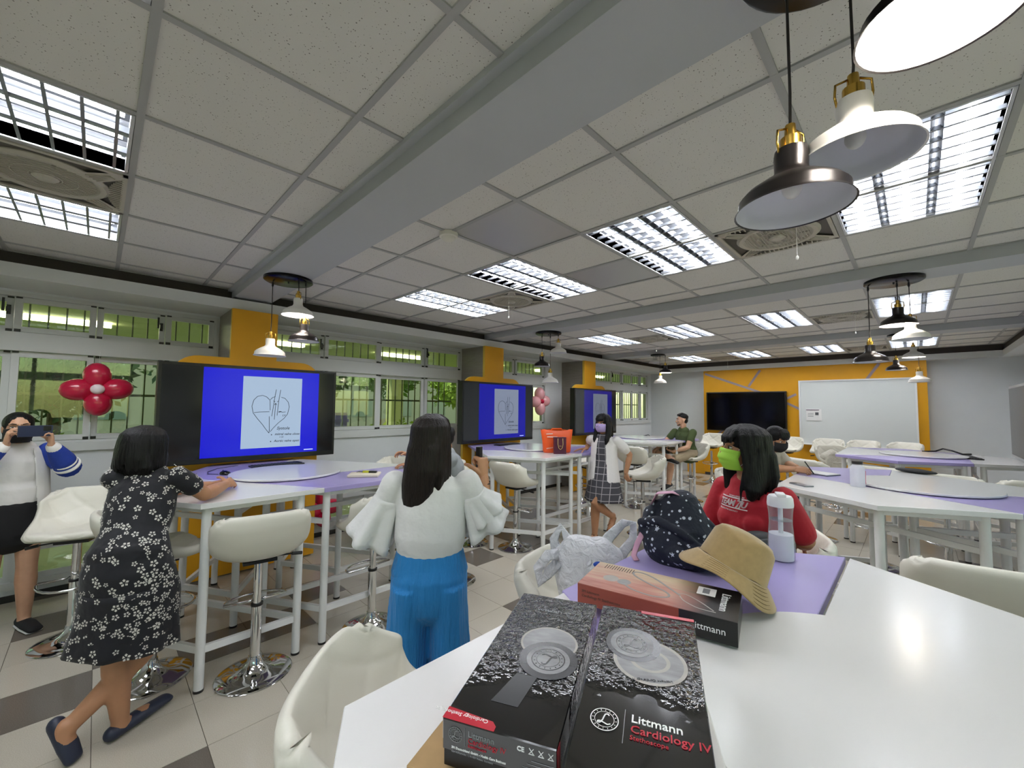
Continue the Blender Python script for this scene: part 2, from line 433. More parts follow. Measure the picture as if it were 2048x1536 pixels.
for k, (a, b) in enumerate(LOWS):
    mb = MB(); fr_bars(mb, a, b, .10, .50, XW-.08, XW+.02, .05, .06)
    W = struct('window_%d' % (5+k), mb, M_alu)
    m_ = (a+b)/2 if k else -.44
    sash(W, a+.05, m_, .16, .44, XW-.04, None, False); sash(W, m_, b-.05, .16, .44, XW-.02, None, False)
# grilles outside the windows
barm = MB().box((-.008, -.006, 0), (.008, .006, WZ1-WZ0-.02)).mesh('grille_bar', mat('dull galvanised steel', '6D7068', .5, .6))
for k, (a, b) in enumerate(WINS):
    g = thing('window_grille', ['steel security grille outside the balloon window', 'steel security grille outside the window between first and second screens',
              'steel security grille outside the narrow window beside the second screen', 'steel security grille outside the far window'][k], 'grille', (XW-.3, a, WZ0))
    a0 = max(a, -1.1); n = int((b-a0)/.115)
    for q in range(n): link('grille_bar', barm, g, (0, a0-a+.06+q*.115, .01))
    for z in (.45, .92): MB().box((-.012, max(0, a0-a), z-.012), (.004, b-a, z+.012)).obj('cross_rail', MATS['dull galvanised steel'], g)
    for q in (max(0, a0-a), b-a-.02): MB().box((-.01, q, 0), (.3-.16, q+.02, .02)).obj('bracket', MATS['dull galvanised steel'], g)

# ------------------------------------------------------------ outside
M_out = mat('pale green painted concrete', 'C9CDA8', .7, nz=.04, nsc=2)
struct('trim_17', MB().box((XR+.12, -14, -.5), (30, 30, -.15)), mat('sunlit paving', 'B9B5A4', .9, nz=.1, nsc=2))
gr = struct('ground', MB().box((-40, -14, -.5), (XW-.16, 30, -.15)), mat('sunlit lawn', '7E8A55', .9, nz=.35, nsc=1.2))
struct('trim_13', MB().box((-10.4, -6, 2.80), (XW-.16, 18, 2.98)), M_out)      # corridor canopy
for k in range(7):  # glowing strips added to brighten the underside of the canopy
    tag(MB().box((-8.3, -3.6+k*2.6, 2.74), (-8.15, -2.5+k*2.6, 2.80)).obj('corridor_fill_light', mat('corridor fill lamp', 'FFFFFF', .5, emit=5, ecol='FFFCE8')), 'added white strip light brightening the corridor canopy outside', 'light', 'added corridor strip lights')
struct('trim_14', MB().box((-7.9, -6, -.15), (XW-.16, 20, -.02)), mat('corridor paving', 'B4B29A', .6, nz=.08, nsc=4))
for y in (-1.6, 2.1, 5.6, 9.6, 13.2):
    tag(MB().box((-10.4, y, -.1), (-10.1, y+.35, 2.80)).obj('corridor_pillar', M_out), 'pale green square corridor pillar outside the windows', 'pillar', 'corridor pillars')
LEAFM = [mat('leaf bright', '9BB04A', .6, nz=.3, nsc=3), mat('leaf mid', '5E7A33', .6, nz=.35, nsc=3), mat('leaf dark', '39512A', .6, nz=.3, nsc=3)]
def foliage(n, rad, lm, size=.09, seed=0, c=(0, 0, 0)):
    r = random.Random(seed); mb = MB()
    for _ in range(n):
        u = V((r.gauss(0, 1), r.gauss(0, 1), r.gauss(0, 1))).normalized()*(r.random()**.33)*(.75+.35*noise.noise(V((r.random()*9, seed, 0))))
        p = V((u.x*rad[0], u.y*rad[1], u.z*rad[2]))+V(c)
        a = V((r.gauss(0, 1), r.gauss(0, 1), r.gauss(0, 1))).normalized(); b = a.orthogonal().normalized(); q = size*(.6+.8*r.random())
        mb.add([tuple(p-a*q), tuple(p+b*q*.45), tuple(p+a*q), tuple(p-b*q*.45)], [(0, 1, 2, 3)], lm)
    return mb
def tree(name, label, x, y, h, rad, lm, seed, cat='tree', n=2600, trunk=True, size=.12):
    t = thing(name, label, cat, (x, y, -.15))
    if trunk: MB().tube([(0, 0, 0), (.05, .03, h*.5), (0, 0, h)], [.13, .1, .06], 8).obj('trunk', mat('bark', '5A4C3B', .9), t)
    o = foliage(n, rad, lm, size, seed, (0, 0, h)).obj('foliage', lm, t); o['kind'] = 'stuff'
tree('tree', 'dark green tree outside the balloon window', -13, -3.2, 3.6, (2.2, 2.2, 1.8), LEAFM[1], 1)
tree('tree', 'tall tree outside left of the first screen', -15, 1.4, 4.2, (2.6, 2.4, 2.0), LEAFM[2], 2)
tree('tree', 'leafy tree outside right of the first screen', -14, 7.6, 3.4, (2.2, 2.0, 1.6), LEAFM[1], 3)
tree('tree', 'bright tree outside beside the second screen', -15, 12.5, 3.4, (2.4, 2.4, 1.9), LEAFM[0], 4)
tree('tree', 'tree in front of the pale building, left of the first column', -12, -.6, 2.6, (1.6, 1.5, 1.5), LEAFM[2], 11)
tree('tree', 'tree outside behind the middle sash of the second window', -12.5, 4.3, 3.0, (1.6, 1.5, 1.4), LEAFM[2], 12)
tree('tree', 'tree outside behind the right sash of the second window', -12, 9.6, 2.8, (1.6, 1.7, 1.5), LEAFM[0], 13)
tree('tree', 'tree farther along the corridor garden', -11, 15.5, 2.8, (1.8, 2.4, 1.9), LEAFM[1], 14)
tree('tree', 'tree outside the far window', -13, 19, 3.2, (2.4, 2.6, 2.0), LEAFM[1], 5)
tree('shrub', 'yellow green shrub outside behind the phone', -10.5, -1.3, .8, (1.1, 1.2, 1.0), LEAFM[0], 6, 'shrub', 2600, False, .08)
tree('shrub', 'rounded shrub outside behind the dark haired woman in blue trousers', -10.2, 6.0, .6, (1.0, 1.5, .9), LEAFM[0], 7, 'shrub', 2600, False, .08)
tree('shrub', 'low hedge outside left window', -10.8, 1.8, .6, (.9, 1.6, .8), LEAFM[1], 8, 'shrub', 2200, False, .08)
tree('shrub', 'shrub outside the narrow window', -10.4, 11.0, .6, (1.0, 1.8, .9), LEAFM[1], 9, 'shrub', 2200, False, .08)
hb = thing('school_building', 'long pale building across the garden', 'building', (-27, 6, -.15))
MB().box((-2, -18, 0), (0, 22, 5.5)).obj('wall', mat('sunlit cream render', '807E70', .8), hb)
for k in range(12):
    for z in (1.0, 3.6): MB().box((0, -16+k*3.1, z), (.06, -14.2+k*3.1, z+1.2)).obj('window', mat('dull window', '5D6A66', .2), hb)
g = thing('garden_gate', 'purple slatted gate seen through the window right of the first screen', 'gate', (-10.9, 3.4, -.15))
for k in range(8): MB().box((0, k*.17, .1), (.04, k*.17+.14, 1.6)).obj('slat', mat('purple painted wood', '5B4BA8', .5), g)
for z in (.3, 1.35): MB().box((.04, 0, z), (.08, 1.36, z+.08)).obj('rail', MATS['purple painted wood'], g)

# ------------------------------------------------------------ back wall panel, board
bp = struct('trim_15', MB().box((-3.89, 11.0, 0), (.17, YB, ZS)), M_yel)
struct('trim_16', MB().box((-4.32, 10.98, 0), (-3.89, YB, .45)), M_yel)
stp = mat('mauve inlay strip', '9A8C92', .5)
def strip(x0, z0, x1, z1): tag(MB().bar((x0, 10.997, z0), (x1, 10.997, z1), .05, .006, None, (0, 1, 0)).obj('inlay_strip', stp, bp))
strip(-3.85, 2.55, -2.35, 1.95); strip(-2.85, 2.2, -2.6, 2.58); strip(-2.35, 1.95, -1.0, 1.2); strip(-3.87, .75, -3.3, 1.25); strip(-.75, 2.2, -.5, 2.6); strip(-3.3, 1.25, -1.9, 2.0)
wb = thing('whiteboard', 'large white framed whiteboard on the yellow wall', 'whiteboard', (-.9, 10.98, .93))
MB().box((-.92, -.005, 0), (.90, .01, 1.34)).obj('writing_surface', mat('glossy whiteboard', 'DADFDD', .12), wb)
mb = MB()
for a, b in (((-.95, -.02, -.03), (.93, .015, .0)), ((-.95, -.02, 1.34), (.93, .015, 1.37)), ((-.95, -.02, 0), (-.92, .015, 1.34)), ((.90, -.02, 0), (.93, .015, 1.34))): mb.box(a, b)
mb.obj('board_frame', M_white, wb); MB().box((-.9, -.09, -.03), (.9, -.02, -.01)).obj('pen_tray', M_white, wb)
nb = MB().box((-1.72, 10.965, 1.42), (-1.45, 10.972, 1.67)).obj('wall_notice', mat('white paper', 'E8E8E6', .6)); tag(nb, 'white printed notice stuck on the left of the whiteboard', 'notice')
MB().box((-1.72, 10.962, 1.645), (-1.49, 10.965, 1.658)).obj('header_bar', mat('purple ink', '4A2A55', .6), nb)
MB().box((-1.56, 10.962, 1.54), (-1.5, 10.965, 1.60)).obj('emblem', mat('grey ink', '55585A', .6), nb)
for k in range(3): MB().box((-1.69, 10.962, 1.57-.03*k), (-1.59, 10.965, 1.577-.03*k)).obj('text_line', MATS['grey ink'], nb)
tv = thing('wall_television', 'large black television switched off on the yellow back wall', 'television', (-2.93, 10.98, 1.12))
bevel(MB().box((-.86, -.09, 0), (.86, 0, .95)).obj('cabinet', M_black, tv), .008)
MB().box((-.83, -.092, .03), (.83, -.09, .92)).obj('screen', mat('switched off screen', '030304', .12), tv)
# ------------------------------------------------------------ ceiling lights
M_tube = mat('fluorescent tube', 'FFFFFF', .5, emit=17, ecol='F6F8FF')
M_refl = mat('polished aluminium reflector', '6A6D71', .3, .85)
M_louv = mat('bright louvre blade', '9A9DA1', .3, .8)
fx_m = {}
def fixture(x0, x1, y0, y1, sct, i):
    col = ['', 'leftmost', 'second from the windows', 'third from the windows', 'rightmost'][(i+1)//2]
    row = ['at the near end of the room', 'just beyond the wide near beam', 'between the second and third beams', 'nearest the yellow back wall'][sct]
    w_, h_ = x1-x0-.03, y1-y0-.03
    t = thing('ceiling_light', 'louvred ceiling light %s, %s' % (col, row), 'ceiling light', ((x0+x1)/2, (y0+y1)/2, ZC), 0, 'recessed louvred lights')
    if not fx_m:
        mb = MB(); W_, H_ = w_/2, h_/2
        for a, b in (((-W_, -H_, -.004), (W_, -H_+.012, .12)), ((-W_, H_-.012, -.004), (W_, H_, .11)), ((-W_, -H_, -.004), (-W_+.012, H_, .11)), ((W_-.012, -H_, -.004), (W_, H_, .11))): mb.box(a, b)
        fx_m['f'] = mb.mesh('light_frame', mat('light frame', 'D5D7D8', .3, .5))
        mb = MB()
        for c in (-1, 0, 1):   # curved reflector trough above each tube
            cx = c*w_/3
            P = [(cx+(w_/6)*q, .062+.035*(1-abs(q)**2)) for q in (-1, -.6, -.2, .2, .6, 1)]
            for a, b in zip(P, P[1:]): mb.add([(a[0], -H_, a[1]), (b[0], -H_, b[1]), (b[0], H_, b[1]), (a[0], H_, a[1])], [(0, 1, 2, 3)])
        fx_m['r'] = mb.mesh('reflector', M_refl)
        fx_m['t'] = MB().tube([(0, -H_+.03, 0), (0, H_-.03, 0)], .014, 8).mesh('tube', M_tube)
        mb = MB()
        for c in (-1, 1):
            for d in (-.02, .02): mb.add([(c*w_/6+d, -H_, 0), (c*w_/6+d, H_, 0), (c*w_/6+d*.2, H_, .035), (c*w_/6+d*.2, -H_, .035)], [(0, 1, 2, 3)])
        for c in (-1, 1): mb.add([(c*(W_-.012), -H_, 0), (c*(W_-.012), H_, 0), (c*(W_-.012), H_, .06), (c*(W_-.012), -H_, .06)], [(0, 1, 2, 3)])
        fx_m['p'] = mb.mesh('lengthwise_louvre', M_louv)
        fx_m['b'] = MB().add([(-W_+.012, -.006, 0), (W_-.012, -.006, 0), (W_-.012, 0, .020), (-W_+.012, 0, .020), (-W_+.012, .006, 0), (W_-.012, .006, 0)], [(0, 1, 2, 3), (4, 5, 2, 3), (0, 1, 5, 4)]).mesh('louvre_blade', M_louv)
        fx_m['h'] = h_; fx_m['w'] = w_
    link('light_frame', fx_m['f'], t); link('reflector', fx_m['r'], t); link('lengthwise_louvre', fx_m['p'], t)
    for c in (-1, 0, 1): link('tube', fx_m['t'], t, (c*fx_m['w']/3, 0, .038))
    if sct < 2:
        for k in range(12): link('louvre_blade', fx_m['b'], t, (0, (-.5+(k+.5)/12)*fx_m['h'], 0))
    else:
        mb = MB()
        for k in range(11):
            y = (-.5+(k+.5)/11)*fx_m['h']; W_ = fx_m['w']/2-.012
            mb.add([(-W_, y-.006, 0), (W_, y-.006, 0), (W_, y, .04), (-W_, y, .04), (-W_, y+.006, 0), (W_, y+.006, 0)], [(0, 1, 2, 3), (4, 5, 2, 3)])
        mb.obj('louvre_blades', M_louv, t)['kind'] = 'stuff'
for f in FIX: fixture(*f)

# ------------------------------------------------------------ ceiling fans (square recessed)
M_fan = mat('beige grey fan plastic', 'B5B0A2', .4); M_fand = mat('fan dark grille', '4A463D', .5)
fan0 = []
def fan(x0, x1, y0, y1, sct, i):
    t = thing('ceiling_fan', 'square recessed ceiling fan %s, %s' % ({2: 'on the window side', 6: 'on the right side'}[i],
              ['at the near end of the room', 'beyond the wide near beam', 'between the second and third beams', 'near the yellow wall'][sct]), 'ceiling fan', ((x0+x1)/2, (y0+y1)/2, ZC), 0, 'recessed ceiling fans')
    if not fan0:
        h = .30
        mb = MB()   # body with concave openings : ring + four corner webs
        mb.box((-h, -h, .0), (h, h, .03), M_fand)
        mb.lathe([(.185, -.004), (.2, -.016), (.225, -.018), (.24, -.006), (.24, .0)], 32, M_fan)
        for k in range(4):
            mb.M = RZ(PI/4+k*PI/2)
            mb.add([(.22, -.05, -.012), (.30, -.02, -.012), (.30, .02, -.012), (.22, .05, -.012), (.40, -.028, -.008), (.40, .028, -.008), (.37, 0, -.008), (.34, -.012, -.012), (.34, .012, -.012)],
                   [(0, 1, 7, 4), (3, 5, 8, 2), (4, 6, 5), (4, 7, 8, 5), (0, 3, 2, 1)], M_fan)
            for d in (-.03, -.01, .01, .03): mb.bar((.235, d, -.014), (.345, d*.3, -.014), .006, .01, M_fan)
        mb.M = Matrix.Identity(4)
        for a, b in (((-h, -h, -.01), (h, -h+.02, .01)), ((-h, h-.02, -.01), (h, h, .01)), ((-h, -h, -.01), (-h+.02, h, .01)), ((h-.02, -h, -.01), (h, h, .01))): mb.box(a, b, M_fan)
        fan0.append(mb.mesh('fan_body'))
        mb = MB()
        for k in range(22):
            x = -.19+.38*k/21; yy = math.sqrt(max(0, .19**2-x*x))
            if yy > .02: mb.box((x-.002, -yy, -.016), (x+.002, yy, -.012))
        for r_ in (.06, .12): mb.tube([(r_*math.cos(a), r_*math.sin(a), -.015) for a in [2*PI*q/24 for q in range(24)]], .003, 4, closed=True)
        fan0.append(mb.mesh('guard', M_fan))
        fan0.append(MB().lathe([(0, -.03), (.035, -.028), (.05, -.018), (.05, 0)], 20).mesh('hub', M_fan))
        mb = MB()
        for k in range(3):
            mb.M = RZ(k*2*PI/3); mb.add([(.03, -.03, .002), (.175, -.055, .006), (.175, .045, -.006), (.03, .03, -.002)], [(0, 1, 2, 3)])
        fan0.append(mb.mesh('blades', mat('fan blade', '6F6B60', .5)))
        mb = MB()   # curved side louvres
        for sy in (-1, 1):
            for k in range(18):
                x = -.24+.48*k/17; y1_ = .285; y0_ = .225+.05*(abs(x)/.24)**2
                mb.box((x-.003, min(sy*y0_, sy*y1_), -.012), (x+.003, max(sy*y0_, sy*y1_), -.004))
        fan0.append(mb.mesh('side_louvre', M_fan))
        fan0.append(MB().tube([(.14, -.18, -.01), (.14, -.18, -.22)], .0012, 4).ball((.14, -.18, -.235), (.008, .008, .014), None, 8, 6).mesh('pull_cord', mat('white cord', 'E8E6DE', .5)))
    for nm, me in zip(('fan_body', 'guard', 'hub', 'blades', 'side_louvre', 'pull_cord'), fan0): link(nm, me, t)
for f in FAN: fan(*f)
sd = thing('smoke_detector', 'round white smoke detector on the ceiling beside the metal panel', 'smoke detector', (-2.23, 1.63, ZC))
MB().lathe([(0, -.05), (.03, -.05), (.045, -.04), (.05, -.03)], 24).obj('sensor_head', mat('ivory plastic', 'D8D5C8', .4), sd, 'auto')
MB().lathe([(.05, -.03), (.062, -.026), (.065, -.01), (.065, 0)], 24).obj('base', MATS['ivory plastic'], sd, 'auto')

# ------------------------------------------------------------ pendant lamps
M_brass = mat('brass', 'C9A24A', .25, 1); M_lw = mat('white enamel shade', 'EDEBE6', .3); M_lb = mat('dark bronze shade', '262120', .3, .4, coat=.2)
M_lin = mat('white shade lining', 'CFD0D6', .5); M_bulb = mat('lit bulb', 'FFFFFF', .5, emit=110, ecol='FFF4E2'); M_boff = mat('unlit bulb', 'E6E4DE', .3)
M_cord = mat('dark cord', '2A2624', .6)
prof = [(.034, .135), (.036, .12), (.035, .085), (.042, .07), (.07, .055), (.10, .035), (.113, .02), (.115, .0), (.121, -.008)]
shm = MB().lathe([(r, z) for r, z in prof], 40)
def shade_mesh(m, name):
    mb = MB(); n = 40
    mb.lathe([(.0, .137), (.03, .137)]+prof, n, m); f_top = len(mb.f)
    mb.f = mb.f[:-1]; mb.mi = mb.mi[:-1]
    ins = [(.119, -.0085), (.112, .0), (.110, .018), (.098, .032), (.068, .052), (.036, .066), (.0, .067)]
    k = len(mb.f); mb.lathe(ins, n, M_lin); mb.f = mb.f[:k]+[f for f in mb.f[k:] if len(f) == 4]; mb.mi = mb.mi[:len(mb.f)]
    mb.lathe([(.121, -.008), (.123, -.010), (.119, -.0085)], n, m); mb.f = [f for f in mb.f if len(f) == 4]; mb.mi = mb.mi[:len(mb.f)]
    # recompute material indices (closed rings only)
    return mb
def lamp_shade(m):
    a = MB().lathe([(.001, .137), (.03, .137)]+prof+[(.123, -.0105), (.119, -.0085)], 40); a.f = [f for f in a.f if len(f) == 4]; a.mi = [0]*len(a.f)
    return a.mesh('shade', m, 'auto')
def lamp_lining():
    a = MB().lathe([(.119, -.0085), (.112, .0), (.110, .018), (.098, .032), (.068, .052), (.036, .066), (.001, .067)], 40); a.f = [f for f in a.f if len(f) == 4]; a.mi = [0]*len(a.f)
    return a.mesh('lining', M_lin, True)
SH = {'white': lamp_shade(M_lw), 'dark': lamp_shade(M_lb)}; LIN_ = lamp_lining()
mb = MB().lathe([(0, .20), (.011, .198), (.013, .17), (.022, .165), (.022, .137)], 16)
SOCK = mb.mesh('socket', M_brass, 'auto')
mb = MB()
for s_ in (-1, 1): mb.tube([(s_*.034, 0, .125), (s_*.038, 0, .15), (s_*.036, 0, .18), (s_*.012, 0, .188)], .003, 6)
YOKE = mb.mesh('yoke', M_brass, True)
BULB = MB().ball((0, 0, .042), (.021, .021, .026), None, 16, 10)
BUL = {True: BULB.mesh('bulb', M_bulb, True), False: BULB.mesh('bulb', M_boff, True)}
def pendant_cluster(cx, cy, lamps, labels, plabel, fade=0, pr=.19):
    t = thing('ceiling_rose', plabel, 'ceiling rose', (cx, cy, ZB))
    MB().lathe([(0, -.028), (pr-.012, -.028), (pr, -.02), (pr, 0), (0, 0)], 40).obj('plate', mat('black metal plate', '151312', .25, .6), t, 'auto')
    MB().ball((0, 0, -.032), (.008, .008, .008), None, 8, 6).obj('screw_cap', M_black, t)
    for (dx, dy, zb, col, lit), lab in zip(lamps, labels):
        p = thing('pendant_lamp', lab, 'pendant lamp', (cx+dx, cy+dy, zb), rnd.random()*3, 'pendant lamps over the tables')
        link('shade', SH[col], p); link('lining', LIN_, p); link('socket', SOCK, p); link('yoke', YOKE, p); link('bulb', BUL[lit], p)
        zt = ZB-.03-zb
        MB().lathe([(0, zt+.002), (.006, zt), (.009, zt-.03), (.003, zt-.045), (.003, zt-.05)], 8).obj('cord_grip', M_black, p)
        MB().tube([(0, 0, .195), (.002, 0, zt*.5), (0, 0, zt-.02)], .0033, 6).obj('cord', M_cord, p)
pendant_cluster(-.1, 1.1, [(-.096, .05, 2.159, 'dark', False), (.017, .14, 2.275, 'white', False), (.153, -.04, 2.40, 'dark', True)],
    ['nearest dark bronze pendant lamp with brass socket, unlit', 'cream white pendant lamp behind the nearest dark one, unlit', 'glowing pendant lamp cut by the top edge of the picture'], 'black ceiling rose above the nearest table, out of view overhead')
pendant_cluster(-3.84, 1.12, [(.20-.03, .03, 2.42, 'white', True), (.13, .10, 2.215, 'dark', False), (-.08, -.10, 2.09, 'white', False)],
    ['lit white pendant lamp above the first blue screen', 'unlit dark bronze pendant lamp just below the lit white one by the first screen', 'lowest unlit white pendant lamp in front of the first yellow column'], 'black ceiling rose in front of the first yellow column')
pendant_cluster(-3.80, 4.6, [(-.08, -.05, 2.265, 'dark', False), (-.02, .07, 2.03, 'white', False), (.16, .03, 2.45, 'white', False)],
    ['unlit black pendant lamp in front of the plain wall beside the second column', 'lowest white pendant lamp by the second column, partly behind the black one', 'highest white pendant lamp by the second column, up at the ceiling line'], 'black ceiling rose above the second blue screen table')
pendant_cluster(-.1, 4.6, [(-.16, -.02, 2.081, 'dark', False), (.02, -.02, 2.372, 'dark', True), (.09, .03, 2.256, 'white', False)],
    ['unlit dark pendant lamp hanging left over the second right hand table', 'lit dark pendant lamp under the black rose on the right', 'white pendant lamp glowing in haze just below the lit dark lamp on the right'], 'large black ceiling rose on the right side')
pendant_cluster(-3.72, 8.0, [(.20, -.1, 2.37, 'dark', True), (.10, -.12, 2.17, 'white', False), (-.1, .08, 2.6, 'white', False)],
    ['lit pendant lamp beyond the third screen', 'unlit white pendant lamp just below the far lit lamp by the windows', 'short white pendant lamp hidden close under the far rose by the windows'], 'smallest black ceiling rose, far end by the windows', pr=.14)
pendant_cluster(-.08, 8.05, [(-.1, -.02, 2.25, 'dark', False), (.08, -.03, 2.42, 'white', True), (.13, -.05, 2.07, 'white', False)],
    ['unlit dark pendant lamp in front of the yellow wall above the whiteboard corner', 'lit pendant lamp in front of the far ceiling light on the right', 'lowest white pendant lamp at the right edge of the yellow wall'], 'black ceiling rose at the far right')

# ------------------------------------------------------------ trapezoid tables
M_tw = mat('white table laminate', 'DBDBDA', .2, spec=.4); M_tp = mat('lilac table laminate', 'A398CC', .28, spec=.4)
M_leg = mat('white table leg', 'E2E3E1', .3)
E1 = V((math.sqrt(3)/2, .5)); E2 = V((0, 1))
MODS = {'wf': ((0, 0), (1, 0), (1, 1), (0, 1), (-1, 1)), 'pr': ((1, 1), (1, 2), (0, 3), (0, 2), (0, 1)),
        'wb': ((0, 3), (-1, 3), (-2, 3), (-1, 2), (0, 2)), 'pl': ((-2, 3), (-2, 2), (-1, 1), (0, 1), (-1, 2))}
def latp(a, b, org, mir, rot):
    v = (a*E1+b*E2)*L
    if mir: v.x = -v.x
    c, s_ = math.cos(rot), math.sin(rot)
    return V((org[0]+c*v.x-s_*v.y, org[1]+s_*v.x+c*v.y))
def table(org, mir, rot, desc, where, shift={}):
    for k, ids in MODS.items():
        col = 'white' if k[0] == 'w' else 'lilac'
        P = [latp(a, b, org, mir, rot) for a, b in ids]
        sh = V(shift.get(k, (0, 0))); P = [p+sh for p in P]
        # midpoint of the long base is dropped from corner list for legs
        idx = {'wf': (0, 1, 2, 4), 'pr': (0, 1, 2, 4), 'wb': (0, 2, 3, 4), 'pl': (0, 1, 2, 3)}[k]
        c = sum(P, V((0, 0)))/len(P)
        t = thing('trapezoid_table', '%s trapezoid bar table, %s part of the %s' % (col, where[k], desc), 'table', (c.x, c.y, 0), 0, 'bar tables of the '+desc)
        Q = [P[i]-c for i in idx]
        area = sum(Q[i].x*Q[(i+1) % 4].y-Q[(i+1) % 4].x*Q[i].y for i in range(4))
        if area < 0: Q = Q[::-1]
        Qs = [q*(1-.0015/q.length) for q in Q]
        bevel(MB().prism([tuple(q) for q in Qs], ZT-.032, ZT).obj('tabletop', M_tw if col == 'white' else M_tp, t), .002, 1)
        leg = []
        for i in range(4):
            a = (Q[i-1]-Q[i]).normalized(); b = (Q[(i+1) % 4]-Q[i]).normalized(); h = (a+b).normalized()
            d = .075/math.sin(a.angle(b)/2); leg.append(Q[i]+h*d)
        for q in leg:
            lo = MB().tube([(0, 0, .012), (0, 0, ZT-.032)], .025, 14).obj('leg', M_leg, t, 'auto', loc=(q.x, q.y, 0))
            MB().tube([(0, 0, 0), (0, 0, .014)], .0265, 14).obj('foot_cap', M_black, lo, 'auto')
        # long base = edge longest
        Ls = [(leg[(i+1) % 4]-leg[i]).length for i in range(4)]; bi = Ls.index(max(Ls))
        for i in range(4):
            a, b = leg[i], leg[(i+1) % 4]; d = (b-a).normalized()*.02
            MB().bar((a.x+d.x, a.y+d.y, .235), (b.x-d.x, b.y-d.y, .235), .025, .04).obj('lower_rail', M_leg, t)
            if i in (bi, (bi+1) % 4): MB().bar((a.x+d.x, a.y+d.y, .84), (b.x-d.x, b.y-d.y, .84), .025, .035).obj('upper_rail', M_leg, t)
            if i != bi: MB().bar((a.x+d.x, a.y+d.y, ZT-.05), (b.x-d.x, b.y-d.y, ZT-.05), .03, .034).obj('apron_rail', M_leg, t)
    c = latp(-1/3, 5/3, org, mir, rot)
    t = thing('lazy_susan', 'round white turntable in the middle of the '+desc, 'turntable', (c.x, c.y, ZT))
    MB().lathe([(0, .004), (.40, .004), (.41, .009), (.41, .019), (.407, .022), (0, .022)], 72).obj('disc', M_tw, t, 'auto')
    MB().lathe([(0, 0), (.12, 0), (.12, .004), (0, .004)], 24).obj('bearing', M_black, t, 'auto')
    return c
WL = {'wf': 'front', 'pr': 'right hand', 'wb': 'back', 'pl': 'window side'}
table((-3.539, .098), False, 0, 'first screen table', WL)
table((-3.569, 3.217), False, 0, 'second screen table', WL)
table((-3.53, 6.25), False, 0, 'third screen table', WL)
WR = {'wf': 'front', 'pr': 'left hand', 'wb': 'back', 'pl': 'right hand'}
table((-.184, 3.355), True, 0, 'table behind the red shirt', WR)
table((-.203, .014), True, 0, 'nearest table', WR, {'pr': (-.012, .004)})
table((1.037, 7.115), False, PI/3, 'far right table', {'pl': 'front left', 'wf': 'front right', 'pr': 'far right', 'wb': 'back'})

# ------------------------------------------------------------ bar stools
M_seat = mat('off white leatherette', 'D9D6C9', .38, bump=.0002, bsc=300, spec=.4); M_chr = mat('chrome', 'D8D8D8', .06, 1)
def sp_(P, t):   # catmull-rom through list
    n = len(P)-1; k = min(int(t*n), n-1); f = t*n-k; q = [P[max(k-1, 0)], P[k], P[k+1], P[min(k+2, n)]]
    return tuple(.5*(2*q[1][i]+(q[2][i]-q[0][i])*f+(2*q[0][i]-5*q[1][i]+4*q[2][i]-q[3][i])*f*f+(3*q[1][i]-q[0][i]-3*q[2][i]+q[3][i])*f**3) for i in range(len(P[0])))
#        y     z     halfw  side  wrap
SP = [(.215, .755, .170, .00, -.03), (.19, .785, .20, .005, -.02), (.08, .770, .225, .035, 0), (-.05, .762, .235, .10, 0), (-.14, .785, .24, .13, .05), (-.20, .86, .24, .10, .10), (-.235, .94, .228, .045, .085), (-.265, 1.03, .195, .0, .05)]
def seat_pt(u, v, off=0):
    U = 2*u-1; y, z, hw, sd, wr = sp_(SP, v)
    cu = abs(U)
    x = hw*math.sin(U*PI/2*.92)/math.sin(PI/2*.92)
    return V((x, y+wr*cu**2.4, z+sd*cu**2.6-(.018*max(0, cu-.75)*4 if v > .93 else 0)))
NU, NV = 42, 46
inner = [[seat_pt(i/NU, j/NV) for i in range(NU+1)] for j in range(NV+1)]
def nrm(g, j, i):
    a = g[j][min(i+1, NU)]-g[j][max(i-1, 0)]; b = g[min(j+1, NV)][i]-g[max(j-1, 0)][i]; return b.cross(a).normalized()
up_, dn_ = [], []
for j in range(NV+1):
    for i in range(NU+1):
        n = nrm(inner, j, i); u, v = i/NU, j/NV; e = min(1, min(u, 1-u)*9, min(v, 1-v)*9)**.5
        a = abs(math.sin(PI*(u*2.6+v*3.2))); b = abs(math.sin(PI*(u*2.6-v*3.2)))
        puff = .010*min(1, 2.6*min(a, b))**.5*e+.002*e
        up_.append(inner[j][i]+n*puff); dn_.append(inner[j][i]-n*(.012+.034*e))
W_ = NU+1; N0 = len(up_)
fs = []; 
for j in range(NV):
    for i in range(NU):
        q = j*W_+i; fs.append((q, q+W_, q+W_+1, q+1)); fs.append((N0+q, N0+q+1, N0+q+W_+1, N0+q+W_))
for i in range(NU): fs.append((i, N0+i, N0+i+1, i+1)); q = NV*W_+i; fs.append((q, q+1, N0+q+1, N0+q))
for j in range(NV): q = j*W_; fs.append((q, q+W_, N0+q+W_, N0+q)); q = j*W_+NU; fs.append((q, N0+q, N0+q+W_, q+W_))
mb = MB(); mb.add([tuple(p) for p in up_+dn_], fs)
SHELL = mb.mesh('seat_shell', M_seat, True, weld=True)
BASE = MB().lathe([(0, 0), (.205, 0), (.207, .005), (.2, .010), (.15, .018), (.10, .030), (.06, .055), (.042, .085), (.036, .105), (.034, .115), (.0, .115)], 48).mesh('base', M_chr, 'auto')
COLM = MB().lathe([(.0, .11), (.030, .11), (.030, .425), (.0, .425)], 24).lathe([(0, .425), (.024, .425), (.024, .70), (0, .70)], 24).mesh('column', M_chr, 'auto')
RING = MB().lathe([(.0, .415), (.0335, .415), (.0335, .43), (0, .43)], 24).mesh('collar', M_black, 'auto')
